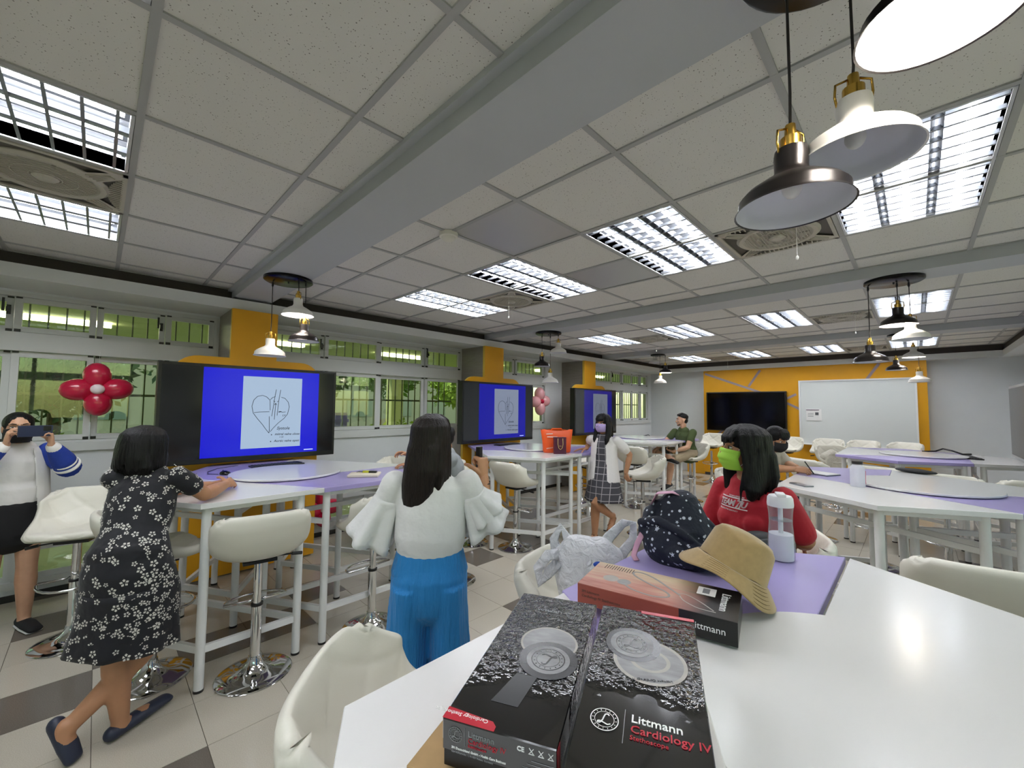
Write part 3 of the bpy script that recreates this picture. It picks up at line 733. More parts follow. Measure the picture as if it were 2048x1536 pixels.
pts = [(.03, 0, .45)]+[(.03+.02, .02, .44)]+[(.17*math.cos(a), .04+.16*math.sin(a), .435-.02*math.sin(a)) for a in [PI*k/12 for k in range(13)]]+[(-.05, .02, .44), (-.03, 0, .45)]
FOOT = MB().tube(pts, .0085, 8).mesh('footrest', M_chr, True)
mb = MB().box((-.09, -.09, .695), (.09, .09, .712)); mb.bar((.05, .0, .70), (.20, .02, .685), .012, .008); mb.tube([(.19, .018, .686), (.25, .03, .675)], .011, 8)
MNT = mb.mesh('seat_mount', M_black)
def stool(x, y, deg, label, dz=0, group='white bar stools'):
    """deg: heading of the seat front"""
    t = thing('bar_stool', label, 'bar stool', (x, y, 0), math.radians(deg-90), group)
    link('base', BASE, t); link('column', COLM, t); link('collar', RING, t); link('footrest', FOOT, t)
    link('seat_shell', SHELL, t, (0, 0, dz)); link('seat_mount', MNT, t, (0, 0, dz))
    return t
stool(-2.97, .76, 172, 'white bar stool with plain back turned to us between the first table legs')
stool(-2.98, 1.53, 185, 'white bar stool half hidden behind the ruffled white blouse')
stool(-3.36, .30, 100, 'white bar stool directly behind the woman in the floral dress')
stool(-4.25, -.05, -20, 'quilted white bar stool near the window wall, left of the floral dress')
stool(-4.5, 2.45, 290, 'white bar stool near the wall beyond the first table')
stool(-3.42, 3.55, 92, 'white bar stool with its back to us in front of the second table')
stool(-3.92, 3.30, 50, 'white bar stool at the left corner of the second table')
stool(-4.35, 3.0, 40, 'white bar stool behind the raised hand with the clicker')
stool(-3.75, 5.55, 250, 'white bar stool beyond the second table, seen between its legs')
stool(-2.62, 5.15, 215, 'quilted white bar stool the woman in the plaid dress holds')
stool(-3.42, 6.45, 95, 'white bar stool with its back to us at the third table')
stool(-2.94, 7.60, 248, 'white bar stool under the seated man in the green shirt')
stool(-4.2, 6.0, 60, 'white bar stool at the window side of the third table')
stool(-3.35, 9.9, 265, 'lone quilted white bar stool below the switched off television', .06)
for k, (x, lab) in enumerate(((-1.95, 'first'), (-1.30, 'second'), (-.78, 'third'), (-.22, 'fourth'))):
    stool(x, 10.2, 265-6*k, '%s stool from the left in the row under the whiteboard' % lab, .05)
stool(-1.08, 1.58, 10, 'white bar stool holding the white plastic carrier bag', -.06)
stool(-.90, .60, 48, 'nearest quilted white bar stool at the left edge of the nearest table')
stool(-.60, 2.53, 205, 'white bar stool under the woman in the red shirt', .0)
stool(-3.20, 2.48, 242, 'white bar stool beyond the first table, under the hidden sitter')
stool(.16, 2.98, 100, 'white bar stool with wide back to us, right of the white water bottle', -.03)
stool(-1.26, 4.80, -12, 'white bar stool under the writing woman in the black mask')
stool(-.35, 5.95, 265, 'white bar stool between the two right hand tables, left one')
stool(.18, 5.75, 262, 'white bar stool with back rim showing above the far edge of the right hand table')
stool(-.95, 6.65, 60, 'white bar stool at the left of the far right table')
stool(.75, 6.3, 100, 'quilted white bar stool under the front edge of the far right table')
stool(-1.0, 9.0, 300, 'white bar stool draped with a cream knit cloth behind the far right table')
# ------------------------------------------------------------ yellow panels and blue screens
def panel(yc, hw, label):
    t = thing('backing_panel', label, 'panel', (-4.85, yc, 0), 0, 'yellow panels behind the screens')
    P = [(-hw, .02), (hw, .02)]
    P += [(hw-.2+.2*math.cos(a), 1.92+.2*math.sin(a)) for a in [PI/2*k/8 for k in range(9)]]
    P += [(.205, 2.12), (.205, 2.617), (-.205, 2.617), (-.205, 2.12)]
    P += [(-hw+.2-.2*math.sin(a), 1.92+.2*math.cos(a)) for a in [PI/2*k/8 for k in range(9)]]
    mb = MB(); n = len(P)
    mb.add([(.045, y, z) for y, z in P]+[(0, y, z) for y, z in P], [tuple(range(n))])
    o = mb.obj('face', M_yel, t)
    MB().add([(.0445, y, z) for y, z in P]+[(0, y, z) for y, z in P], [(i, n+i, n+(i+1) % n, (i+1) % n) for i in range(n)]).obj('edge_band', M_yel2, t)
panel(1.11, .65, 'bottle shaped yellow panel behind the first and largest looking screen')
panel(4.46, .62, 'bottle shaped yellow panel behind the second screen')
panel(7.18, .62, 'bottle shaped yellow panel behind the third screen')
def screen(yc, em, label, cols, z0=1.12, z1=2.03):
    t = thing('television', label, 'television', (-4.66, yc, z0), 0, 'blue teaching screens'); H = z1-z0; W = .755
    bevel(MB().box((-.05, -W, 0), (.06, W, H)).obj('cabinet', M_black, t), .006)
    MB().box((-.14, -.3, .2), (-.05, .3, .6)).obj('wall_bracket', M_black, t)
    blue, page, side = cols
    MB().box((.0595, -W+.025, .045), (.0615, W-.025, H-.025)).obj('screen', mat('screen side %s' % side, side, .15, emit=.02), t)
    e = mat('screen blue %s' % blue, '040408', .25, emit=em, ecol=blue)
    MB().box((.0605, -.44, .05), (.0622, .57, H-.03)).obj('slide', e, t)
    pg = mat('slide page %s' % page, '0A0A0C', .4, emit=em*.95, ecol=page)
    y0, y1, s0, s1 = -.13, .40, .115, .815
    pgo = MB().box((.0612, y0, s0), (.0630, y1, s1)).obj('slide_page', pg, t)
    ink = mat('slide ink', '20242C', .6)
    def q(X, Y):
        v = (Y-708)/524; u = (X-(188-28*v))/(464+4*v); return (.0636, y0+u*(y1-y0), s1-v*(s1-s0))
    strokes = [[(385, 880), (360, 856), (328, 845), (290, 853), (262, 880), (247, 925), (256, 975), (290, 1020), (325, 1060), (350, 1095), (375, 1125), (378, 1100)],
               [(385, 1115), (405, 1092), (450, 1050), (495, 1018), (525, 985), (540, 930), (532, 893), (505, 864), (475, 856)], [(385, 880), (386, 955)], [(378, 1000), (378, 1110)],
               [(262, 972), (300, 968), (380, 966)], [(452, 966), (470, 964), (480, 970), (510, 968)], [(452, 970), (478, 966)], [(436, 798), (425, 850), (398, 1000)], [(471, 800), (455, 880), (440, 995)],
               [(388, 876), (405, 860), (428, 852)], [(418, 1025), (424, 960), (430, 902)], [(420, 914), (430, 902), (438, 914)], [(412, 884), (426, 892)], [(452, 884), (441, 893)]]
    mb = MB()
    for S_ in strokes:
        for a, b in zip(S_, S_[1:]): mb.bar(q(*a), q(*b), .0045, .0008, None, (1, 0, 0))
    for X, Y in ((395, 1138), (388, 1188)): mb.bar(q(X-4, Y), q(X+4, Y), .010, .0008, None, (1, 0, 0))
    mb.obj('heart_drawing', ink, pgo)
    M_ = lambda X, Y: frame(q(X, Y), (0, 1, -.02), (0, .02, 1))
    for X, Y, b_, z_ in ((435, 1100, 'Systole', .042), (482, 1000, 'LV', .026), (420, 1142, 'mitral valve close', .033), (455, 1163, '+ S1', .022), (412, 1193, 'Aortic valve open', .033)):
        text('handwriting', b_, z_, M_(X, Y), ink, pgo, .0003, .0004, .25)
    MB().box((.0618, .44, .068), (.0628, .53, .078)).obj('corner_mark', mat('pale corner mark', '8F9AD8', .5, emit=.4), t)
    return t
screen(1.11, .23, 'large television showing a heart sketch, nearest of the blue screens', ('0000E0', 'B6CEEA', '101215'))
screen(4.41, .125, 'blue television with heart sketch behind the second table', ('1414D8', 'B4C2E0', '2A2D2E'))  # farther screens dimmed for the oblique view; grey sides stand in for reflections
screen(7.11, .085, 'farthest blue television, partly behind the plaid dress woman', ('2222C8', 'B0BCD6', '2C2F30'))
rt = thing('television', 'grey unlit television seen edge on at the right border', 'television', (.82, 7.1, 1.12))
bevel(MB().box((0, -.76, 0), (.06, .77, .85)).obj('cabinet', mat('silver bezel', 'A9ABAC', .4, .2), rt), .006)
MB().box((-.003, -.735, .03), (0, .745, .82)).obj('screen', mat('grey reflection screen', '2B2F31', .12), rt)  # grey base colour stands in for the wall reflected in the dark screen
MB().box((.06, -.2, .2), (XR-.822, .2, .5)).obj('wall_bracket', M_black, rt)

# ------------------------------------------------------------ keyboards, mouse, cables
def keyboard(x, y, deg, label, z=ZT):
    t = thing('keyboard', label, 'keyboard', (x, y, z), math.radians(deg), 'black keyboards')
    bevel(MB().box((-.22, -.07, 0), (.22, .07, .014)).obj('keyboard_body', M_black, t), .004)
    km = mat('keycap', '1B1C1E', .5); mb = MB()
    for r in range(5):
        for c in range(15): mb.box((-.205+c*.0275, -.058+r*.024, .014), (-.205+c*.0275+.022, -.058+r*.024+.019, .019))
    mb.obj('keys', km, t)['kind'] = 'stuff'
keyboard(-4.30, 1.22, 92, 'black keyboard under the nearest blue screen')
keyboard(-4.38, 4.35, 92, 'black keyboard under the second screen', ZT)
keyboard(.45, 7.55, 100, 'black keyboard below the grey screen at the right border')
ms = thing('computer_mouse', 'black mouse on the lilac corner left of the keyboard', 'mouse', (-4.02, .76, ZT), math.radians(110))
mb = MB(); mb.ball((0, 0, .006), (.033, .055, .028), None, 20, 12)
for i, v in enumerate(mb.v): mb.v[i] = (v[0], v[1], max(0, v[2]))
mb.obj('mouse_shell', mat('glossy black', '08080A', .12), ms, True)
MB().ball((0, .03, .031), (.004, .009, .005), None, 8, 6).obj('scroll_wheel', M_black, ms, True)
tag(MB().tube([(-4.05, .72, ZT+.004), (-4.12, .66, ZT+.004), (-4.25, .68, ZT+.004), (-4.42, .78, ZT+.004), (-4.5, .95, ZT+.004)], .0025, 6).obj('mouse_cable', M_black), 'thin black mouse cable curling across the lilac corner', 'cable')
tag(MB().tube([(-3.9, 7.6, ZT+.006), (-3.95, 7.75, ZT+.006), (-3.86, 7.85, ZT+.03), (-3.8, 7.8, ZT+.006), (-3.9, 7.95, ZT+.006)], .008, 6).obj('coiled_cable', M_black), 'black cable lying on the third screen table', 'cable')
tag(MB().tube([(.05, 8.1, ZT+.008), (.18, 8.3, ZT+.008), (.25, 8.25, ZT+.05), (.33, 8.1, ZT+.04), (.42, 8.0, ZT+.008), (.5, 8.1, ZT+.008)], .011, 6).obj('cable_bundle', M_black), 'black cable bundle on the far right table', 'cable')
po = tag(MB().ball((0, 0, .02), (.16, .06, .022), None, 20, 8).obj('dark_pouch', mat('dark grey cloth', '2B2B2C', .8), None, True, loc=(-.02, 5.33, ZT+.0), rot=(0, 0, -.5)), 'flat dark pouch at the far edge of the table behind the red shirt', 'pouch')

# ------------------------------------------------------------ balloons
def flower(x, y, z, pet, cen, label, r=.105, yaw=0, zs=2.14):
    t = thing('balloon_flower', label, 'balloon', (x, y, z), yaw)
    for k in range(4):
        a = PI/2*k+.06; R = Matrix.Rotation(a, 3, 'X')
        mb = MB(); mb.ball((0, 0, 0), (r*.86, r*.92, r*1.12), None, 24, 16)
        o = mb.obj('balloon', pet, t, True, rot=(a, 0, 0)); o.location = R @ V((0, 0, r*1.18))
    o = MB().ball((.06, 0, 0), (.04, .05, .045), None, 16, 10).obj('centre_balloon', cen, t, True)
    MB().tube([(0, 0, 0), (-.05, 0, r*2), (-.118, 0, zs-z)], .0015, 5).obj('string', M_white, t)
def latex(n, c): return mat(n, c, .22, spec=.5, coat=.4)
red = latex('crimson balloon', 'C2183F'); pk = latex('pink balloon', 'E6A7AC'); wh = latex('white balloon', 'EADFE2')
flower(XW+.13, 0, 1.785, red, wh, 'crimson balloon flower with white centre on the left window')
flower(XW+.13, 6.15, 1.77, pk, red, 'pale pink balloon flower with red centre beside the second screen', .12)
flower(XW+.13, 2.03, .38, red, wh, 'red balloon flower near the floor seen under the first table', .10, 0, .75)

# ------------------------------------------------------------ bags on the second table
RT = V((.711, .703, 0))
def M4(loc, deg): return Matrix.Translation(V(loc)) @ RZ(math.radians(deg))
ob = thing('tote_bag', 'orange plastic tote bag standing on the second table', 'bag', (-3.26, 4.12, ZT), math.radians(47))
mb = MB()
n = 12
for (z, hw, hd) in [(0, .165, .05), (.02, .175, .06), (.14, .18, .055), (.26, .20, .03), (.28, .205, .022)]: pass
lv = [(0, .165, .05), (.02, .175, .06), (.14, .182, .055), (.25, .20, .032), (.285, .205, .022)]
vs = []; fs = []
for z, hw, hd in lv:
    for k in range(24):
        a = 2*PI*k/24; c, s_ = math.cos(a), math.sin(a)
        vs.append((hw*math.copysign(abs(c)**.4, c), hd*math.copysign(abs(s_)**.5, s_), z+(.012*math.sin(k*1.3) if z > .2 else 0)))
for i in range(4):
    for k in range(24): fs.append((i*24+k, i*24+(k+1) % 24, (i+1)*24+(k+1) % 24, (i+1)*24+k))
fs.append(tuple(range(24))[::-1]); mb.add(vs, fs)
mb.obj('bag_body', mat('orange woven plastic', 'EC5A1C', .35, bump=.002, bsc=14), ob, True)
mb = MB()
wi = mat('white print', 'E9DDD4', .5)
for a, b in (((-.13, .20), (.0, .20)), ((.0, .20), (-.03, .165)), ((-.03, .165), (.02, .14)), ((.02, .14), (-.02, .10)), ((-.14, .235), (-.06, .24))): mb.bar((a[0], -.066, a[1]), (b[0], -.066, b[1]), .009, .004, None, (0, 1, 0))
for k in range(7): mb.box((-.135+k*.014, -.067, .05+.002*k), (-.127+k*.014, -.064, .062+.002*k))
mb.obj('white_print', wi, ob)
for s_ in (-1, 1): MB().tube([(-.07, .02*s_, .27), (-.06, .02*s_, .30), (.06, .02*s_, .30), (.07, .02*s_, .27)], .005, 6).obj('handle', MATS['orange woven plastic'], ob)
gb = thing('gift_bag', 'small maroon paper gift bag in front of the orange bag', 'bag', (-3.14, 4.03, ZT), math.radians(50))
bevel(MB().box((-.075, -.035, 0), (.075, .035, .205)).obj('bag_body', mat('maroon paper', '4B1230', .35), gb), .003)
gold = mat('gold rope', 'BFA46A', .5)
MB().tube([(-.03, -.037, .19), (-.032, -.045, .12), (-.022, -.045, .075), (0, -.045, .055), (.022, -.045, .075), (.032, -.045, .12), (.03, -.037, .19)], .004, 6).obj('rope_handle', gold, gb, True)
text('gold_lettering', 'vo', .03, frame((-.015, -.0356, .09), (1, 0, 0), (0, 0, 1)), gold, gb)
# cream pouch and small things on the first table
cp = tag(MB().box((-.12, -.085, 0), (.12, .085, .022)).obj('cream_pouch', mat('cream canvas', 'D8D0BD', .9, bump=.001, bsc=40), None, None, loc=(-3.22, 1.56, ZT), rot=(0, 0, .95)), 'cream canvas pouch lying flat on the lilac part of the first table', 'pouch'); bevel(cp, .01, 3)
kk = thing('key_holder', 'yellow and dark key holder on the cream pouch', 'keys', (-3.22, 1.60, ZT+.022), .8)
MB().box((-.05, -.012, 0), (.0, .012, .016)).obj('yellow_tab', mat('yellow green plastic', 'C9C83A', .4), kk); MB().box((.0, -.015, 0), (.06, .015, .014)).obj('dark_fob', M_black, kk); MB().tube([(-.05, 0, .005), (-.09, .02, .005), (-.1, -.01, .005)], .004, 6).obj('key', M_chr, kk)

# ------------------------------------------------------------ table behind the red shirt
def phone(name, label, loc, rz, m, cat='phone'):
    t = thing(name, label, cat, loc, rz)
    bevel(MB().box((-.037, -.075, 0), (.037, .075, .009)).obj('case', m, t), .003)
    bevel(MB().box((-.035, .028, .009), (-.008, .068, .0115)).obj('camera_bump', M_black, t), .002)
    return t
phone('mobile_phone', 'grey phone lying face down beside the red sleeve', (-.64, 3.80, ZT), .9, mat('grey phone case', '84868A', .3, .4))
M_clear = mat('clear plastic', 'F2F4F6', .06, trans=1, spec=.4)
s = Mt('thin clear plastic'); s.t.nodes.remove(s.b)
tr = s.n('BsdfTransparent'); tr.inputs[0].default_value = (.93, .94, .96, 1); gl = s.n('BsdfGlossy'); gl.inputs['Roughness'].default_value = .04
df = s.n('BsdfDiffuse'); df.inputs[0].default_value = (.85, .85, .9, 1); m1 = s.n('MixShader'); m1.inputs[0].default_value = .12
lw = s.n('LayerWeight'); lw.inputs[0].default_value = .5; m2_ = s.n('MixShader')
s.l(tr.outputs[0], m1.inputs[1]); s.l(df.outputs[0], m1.inputs[2]); pw = s.n('Math', operation='POWER'); pw.inputs[1].default_value = 3; s.l(lw.outputs['Facing'], pw.inputs[0]); s.l(pw.outputs[0], m2_.inputs[0]); s.l(m1.outputs[0], m2_.inputs[1]); s.l(gl.outputs[0], m2_.inputs[2])
s.l(m2_.outputs[0], s.t.nodes['Material Output'].inputs[0]); M_thin = s.m
s = Mt('frosted plastic'); s.t.nodes.remove(s.b)
tr = s.n('BsdfTransparent'); tr.inputs[0].default_value = (.9, .9, .95, 1); df = s.n('BsdfDiffuse'); df.inputs[0].default_value = (.85, .85, .9, 1); m1 = s.n('MixShader'); m1.inputs[0].default_value = .55
s.l(tr.outputs[0], m1.inputs[1]); s.l(df.outputs[0], m1.inputs[2]); s.l(m1.outputs[0], s.t.nodes['Material Output'].inputs[0]); M_frost = s.m
b2 = thing('drinking_bottle', 'frosted bottle with dark cap on the table behind the red shirt', 'bottle', (-.33, 4.07, ZT), .3)
MB().lathe([(0, 0), (.043, .0), (.045, .01), (.045, .13), (.040, .15), (.030, .16), (.030, .17)], 24).obj('bottle_body', M_frost, b2, 'auto')
MB().lathe([(.031, .168), (.033, .17), (.033, .19), (.0, .192)], 20).obj('cap', mat('dark cap', '2A2524', .4), b2, 'auto')
MB().box((.0455, -.008, .02), (.0475, .008, .12)).obj('pink_strip', mat('pink label', 'D2607A', .4), b2)
nbk = thing('notebook', 'open white notebook in front of the writing woman', 'notebook', (-.66, 4.60, ZT), -.45)
MB().box((-.15, -.09, 0), (.15, .09, .006)).obj('cover', mat('dark navy cover', '23243A', .5), nbk)
MB().box((-.145, -.085, .006), (-.002, .085, .013)).obj('page', mat('white paper', 'E8E8E6', .6), nbk); MB().box((.002, -.085, .006), (.145, .085, .013)).obj('page', MATS['white paper'], nbk)

# ------------------------------------------------------------ nearest table
M_kw = mat('glossy white ink', 'E8E8E8', .4); M_kr = mat('red ink', 'B3122A', .35); M_kg = mat('grey ink print', '8B8D90', .4)
def boxmat(name, back):
    s = Mt(name); s.set(Base_Color=lin('0B0B0C'), Roughness=.12, Specular_IOR_Level=.8, Coat_Weight=1., Coat_Roughness=.04)
    co = s.coord('Object'); sx = s.n('SeparateXYZ'); s.l(co, sx.inputs[0])
    n1 = s.n('TexNoise'); n1.inputs['Scale'].default_value = 95; n1.inputs['Detail'].default_value = 2; s.l(co, n1.inputs['Vector'])
    n2 = s.n('TexNoise'); n2.inputs['Scale'].default_value = 14; s.l(co, n2.inputs['Vector'])
    ma = s.n('Math', operation='MULTIPLY_ADD'); s.l(sx.outputs['Y'], ma.inputs[0]); ma.inputs[1].default_value = 7; ma.inputs[2].default_value = back
    ad = s.n('Math', operation='ADD'); s.l(ma.outputs[0], ad.inputs[0]); s.l(n2.outputs['Fac'], ad.inputs[1])
    cl_ = s.n('Math', operation='MULTIPLY'); cl_.use_clamp = True; cl_.inputs[1].default_value = 1.0; s.l(ad.outputs[0], cl_.inputs[0])
    mu = s.n('Math', operation='MULTIPLY'); s.l(cl_.outputs[0], mu.inputs[0]); s.l(n1.outputs['Fac'], mu.inputs[1])
    s.bump(mu.outputs[0], .020, 1)
    for l_ in list(s.t.links):
        pass
    s.l(s.t.nodes['Bump'].outputs[0], s.b.inputs['Coat Normal']); return s.m
def disc(parent, name, c, r, z, m, n=40, rin=0, asp=1):
    mb = MB()
    if rin: mb.lathe([(rin, z), (r, z)], n); mb.f = [f for f in mb.f if len(f) == 4]
    else: mb.add([(r*math.cos(2*PI*k/n), r*math.sin(2*PI*k/n), z) for k in range(n)], [tuple(range(n))])
    mb.mi = [0]*len(mb.f); mb.v = [(v[0]+c[0], v[1]*asp+c[1], v[2]) for v in mb.v]
    return mb.obj(name, m, parent)
def emblem(parent, M, r, m):
    """circular script L emblem, drawn in the local plane of M"""
    mb = MB(); mb.M = M
    for a, b in ((r*.93, r), (r*.66, r*.70)): 
        k = len(mb.f); mb.lathe([(a, .0003), (b, .0003)], 36); mb.f = mb.f[:k]+[f for f in mb.f[k:] if len(f) == 4]
    P = [(.30, .40), (.18, .52), (.02, .45), (-.05, .2), (-.12, -.1), (-.25, -.35), (-.42, -.42), (-.45, -.28), (-.28, -.22), (.0, -.32), (.25, -.42), (.45, -.30)]
    for a, b in zip(P, P[1:]): mb.bar((a[0]*r, a[1]*r, .0003), (b[0]*r, b[1]*r, .0003), r*.09, .0004, None, (0, 0, 1))
    for k in range(16):
        a = 2*PI*k/16; mb.bar((r*.77*math.cos(a), r*.77*math.sin(a), .0003), (r*.86*math.cos(a), r*.86*math.sin(a), .0003), r*.05, .0004, None, (0, 0, 1))
    mb.mi = [0]*len(mb.f)
    return mb.obj('emblem', m, parent)
silver = mat('silver print', '8F9092', .5, .0, nz=.25, nsc=22, stretch=(1, 3, 1)); sil2 = mat('pale silver print', 'A8A49E', .5, .0, nz=.1, nsc=30); dkg = mat('charcoal print', '2D2E30', .25)
def kit(label, loc, deg, w_, l_, h_, back):
    t = thing('stethoscope_box', label, 'box', loc, math.radians(deg)); m = boxmat('embossed black carton %.1f' % back, back)
    bevel(MB().box((-w_/2-.0015, -l_/2-.0015, h_*.35), (w_/2+.0015, l_/2+.0015, h_)).obj('lid', m, t), .0015, 1)
    bevel(MB().box((-w_/2, -l_/2, 0), (w_/2, l_/2, h_*.9)).obj('tray', mat('black carton', '0D0D0E', .3), t), .0012, 1)
    return t
# box A : left, logo on its front end, photo printed upside down
KA = kit('left black stethoscope box with red corner band, nearest the table edge', (-.497, .572, 1.172), 25.5, .162, .38, .066, .25); KA.rotation_euler[0] = math.radians(1.8)
z = .0664
disc(KA, 'printed_bell', (.018, .025), .050, z, silver, asp=.95); disc(KA, 'printed_bell_rim', (.018, .025), .052, z+.0001, sil2, rin=.048, asp=.95)
disc(KA, 'printed_ring', (.028, -.022), .050, z+.0003, dkg); disc(KA, 'printed_diaphragm', (.028, -.022), .037, z+.0006, silver)
emblem(KA, frame((.028, -.022, z+.0007), (-1, 0, 0), (0, -1, 0)), .029, dkg)
MB().add([(-.012, -.07, z), (.022, -.07, z), (.012, -.14, z), (-.030, -.14, z)], [(0, 1, 2, 3)]).obj('printed_tube', mat('dark tube print', '242628', .3), KA)
MB().add([(-.0825, -.1915, z+.0002), (-.005, -.1915, z+.0002), (-.005, -.183, z+.0002), (-.012, -.176, z+.0002), (-.0825, -.170, z+.0002)], [(0, 1, 2, 3, 4)]).obj('red_band', M_kr, KA)
text('lettering', 'Cardiology Stethoscope', .0085, frame((-.018, -.1765, z+.0004), (-1, 0, 0), (0, -1, 0)), M_kw, KA)
text('lettering', 'Littmann', .015, frame((.02, .135, z+.0004), (-1, 0, 0), (0, -1, 0)), M_kg, KA)
emblem(KA, frame((.045, .132, z+.0003), (-1, 0, 0), (0, -1, 0)), .016, M_kg)
yf = -.1918
F = lambda x, zz, y=yf: frame((x, y, zz), (1, 0, 0), (0, 0, 1))
emblem(KA, F(-.062, .048), .0105, M_kg)
MB().box((-.0475, yf-.0004, .036), (-.047, yf, .060)).obj('divider', M_kg, KA)
text('lettering', 'Littmann', .011, F(-.043, .050), M_kg, KA); text('lettering', 'Cardiology IV', .010, F(-.043, .0415), M_kr, KA); text('lettering', 'Stethoscope', .0055, F(-.043, .036), M_kr, KA)
text('lettering', '3M Deutschland GmbH - Health Care Business', .0042, F(-.068, .0285), M_kw, KA, bold=.0001); text('lettering', 'Carl-Schurz-Str. 1, 41453 Neuss, Germany', .0036, F(-.068, .0235), M_kg, KA)
text('lettering', 'CE', .0085, F(.028, .052), M_kw, KA, bold=.0002)
mb = MB()
for x in (.045, .058, .071): mb.bar((x, yf, .052), (x+.006, yf, .059), .0008, .0006, None, (0, 1, 0)); mb.bar((x+.006, yf, .052), (x, yf, .059), .0008, .0006, None, (0, 1, 0)); mb.bar((x-.001, yf, .0515), (x+.007, yf, .0515), .0008, .0006, None, (0, 1, 0))
mb.obj('symbols', M_kw, KA)
mb = MB()
for k in range(6): mb.box((.078-.030-.004*k*1.5, yf-.0003, .043-.005*k), (.078, yf, .0437-.005*k))
mb.obj('small_print', M_kg, KA)
MB().box((.0826, -.1916, .0005), (.0829, -.176, .0655)).obj('red_side_stripe', M_kr, KA)
S = lambda y, zz: frame((.0827, y, zz), (0, 1, 0), (0, 0, 1))
emblem(KA, S(-.155, .040), .013, M_kg); emblem(KA, S(.045, .040), .010, M_kg); text('lettering', 'Littmann', .013, S(-.105, .030), M_kg, KA)
# box B : right
KB = kit('right black stethoscope box with large white and red lettering', (-.312, .612, 1.186), 25, .168, .39, .066, -.15); KB.rotation_euler[0] = math.radians(3.8)
disc(KB, 'printed_bell', (.008, .048), .056, z, silver, asp=.95); disc(KB, 'printed_bell_rim', (.008, .048), .058, z+.0001, sil2, rin=.052, asp=.95); disc(KB, 'printed_bell_step', (.008, .050), .032, z+.0002, sil2, rin=.026, asp=.9)
disc(KB, 'printed_ring', (-.020, .085), .046, z+.0003, dkg); disc(KB, 'printed_diaphragm', (-.022, .085), .036, z+.0006, silver)
emblem(KB, frame((-.022, .085, z+.0007), (1, 0, 0), (0, 1, 0)), .027, dkg)
text('lettering', 'Littmann Cardiology IV', .0065, frame((.042, .012, z+.0006), (-.96, -.2, 0), (.2, -.96, 0)), dkg, KB)
emblem(KB, frame((-.048, -.092, z+.0003), (1, 0, 0), (0, 1, 0)), .019, M_kw)
MB().box((-.0225, -.122, z), (-.0217, -.066, z+.0003)).obj('divider', M_kg, KB)
tf = lambda x, y: frame((x, y, z+.0003), (1, 0, 0), (0, 1, 0))
text('lettering', 'Littmann', .0185, tf(-.014, -.085), M_kw, KB, bold=.0002); text('lettering', 'Cardiology IV', .0175, tf(-.014, -.102), M_kr, KB, bold=.0001); text('lettering', 'Stethoscope', .0095, tf(-.014, -.113), M_kr, KB)
MB().box((-.02, .1965, .04), (.0855, .1972, .0662)).obj('red_end_stripe', M_kr, KB)
MB().box((-.01, .188, z-.0003), (.0855, .1969, z+.0001)).obj('red_edge_band', M_kr, KB)
# cartons beneath
M_card = mat('brown cardboard', 'A98A5F', .8, nz=.08, nsc=30)
cb = thing('cardboard_box', 'plain brown cardboard box under the left black box', 'box', (-.50, .515, ZT), math.radians(21))
bevel(MB().box((-.095, -.16, 0), (.075, .14, .070)).obj('carton', M_card, cb), .002, 1)
text('lettering', '+ Fragile! contents', .009, frame((-.085, -.1605, .066), (1, 0, 0), (0, 0, 1)), M_black, cb) if False else None
mb = MB()
for k, w2 in enumerate((.05, .04)): mb.box((-.085, -.1606, .064-.008*k), (-.085+w2, -.160, .067-.008*k))
mb.obj('small_print', M_black, cb)
wc = thing('white_carton', 'white carton with red edge peeking out between the boxes', 'box', (-.345, .68, ZT), math.radians(30))
bevel(MB().box((-.055, -.18, 0), (.1, .20, .088)).obj('carton', mat('white carton', 'E6E4E0', .4), wc), .002, 1)
MB().box((-.06, .1985, .064), (.1, .2012, .0895)).obj('red_edge', M_kr, wc)

# rosewood toned box
s = Mt('rose brown printed carton'); s.set(Roughness=.3)
co = s.coord('Object'); sx = s.n('SeparateXYZ'); s.l(co, sx.inputs[0])
n1 = s.n('TexNoise'); n1.inputs['Scale'].default_value = 26; n1.inputs['Detail'].default_value = 6; s.l(s.coord('Object', (.35, 2.2, 1)), n1.inputs['Vector'])
yy = s.n('Math', operation='MULTIPLY_ADD'); s.l(sx.outputs['Y'], yy.inputs[0]); yy.inputs[1].default_value = 3.6; s.l(n1.outputs['Fac'], yy.inputs[2])
c1 = s.ramp(yy.outputs[0], [(.1, 'A05A4C'), (.42, 'B98372'), (.62, 'C2A188'), (.9, 'CDBB97')])
xx = s.n('Math', operation='MULTIPLY_ADD'); s.l(sx.outputs['X'], xx.inputs[0]); xx.inputs[1].default_value = 12; xx.inputs[2].default_value = -.9
x2 = s.n('Math', operation='MULTIPLY_ADD'); s.l(n1.outputs['Fac'], x2.inputs[0]); x2.inputs[1].default_value = .8; s.l(xx.outputs[0], x2.inputs[2]); x2.use_clamp = True
mx = s.n('MixRGB'); s.l(x2.outputs[0], mx.inputs[0]); s.l(c1, mx.inputs[1]); mx.inputs[2].default_value = lin('1E1C1B'); s.l(mx.outputs[0], s.b.inputs['Base Color'])
M_rose = s.m
RB = thing('stethoscope_box', 'reddish brown stethoscope box with pictured stethoscope, under the tan hat', 'box', (-.521, 1.107, 1.121), math.radians(12.7))
w2, l2, h2 = .1975, .093, .055
bevel(MB().box((-w2, -l2, 0), (w2, l2, h2)).obj('carton', mat('brick red carton', '8E4030', .4), RB), .0012, 1)
MB().box((-w2+.0005, -l2+.0005, h2), (w2-.0005, l2-.0005, h2+.0006)).obj('printed_top', M_rose, RB)
MB().box((.07, -l2-.0006, .0), (w2+.0006, l2, h2)).obj('black_end', mat('black carton', '0D0D0E', .3), RB)
zt = h2+.0008
FT = lambda x, y: frame((x, y, zt), (1, 0, 0), (0, 1, 0))
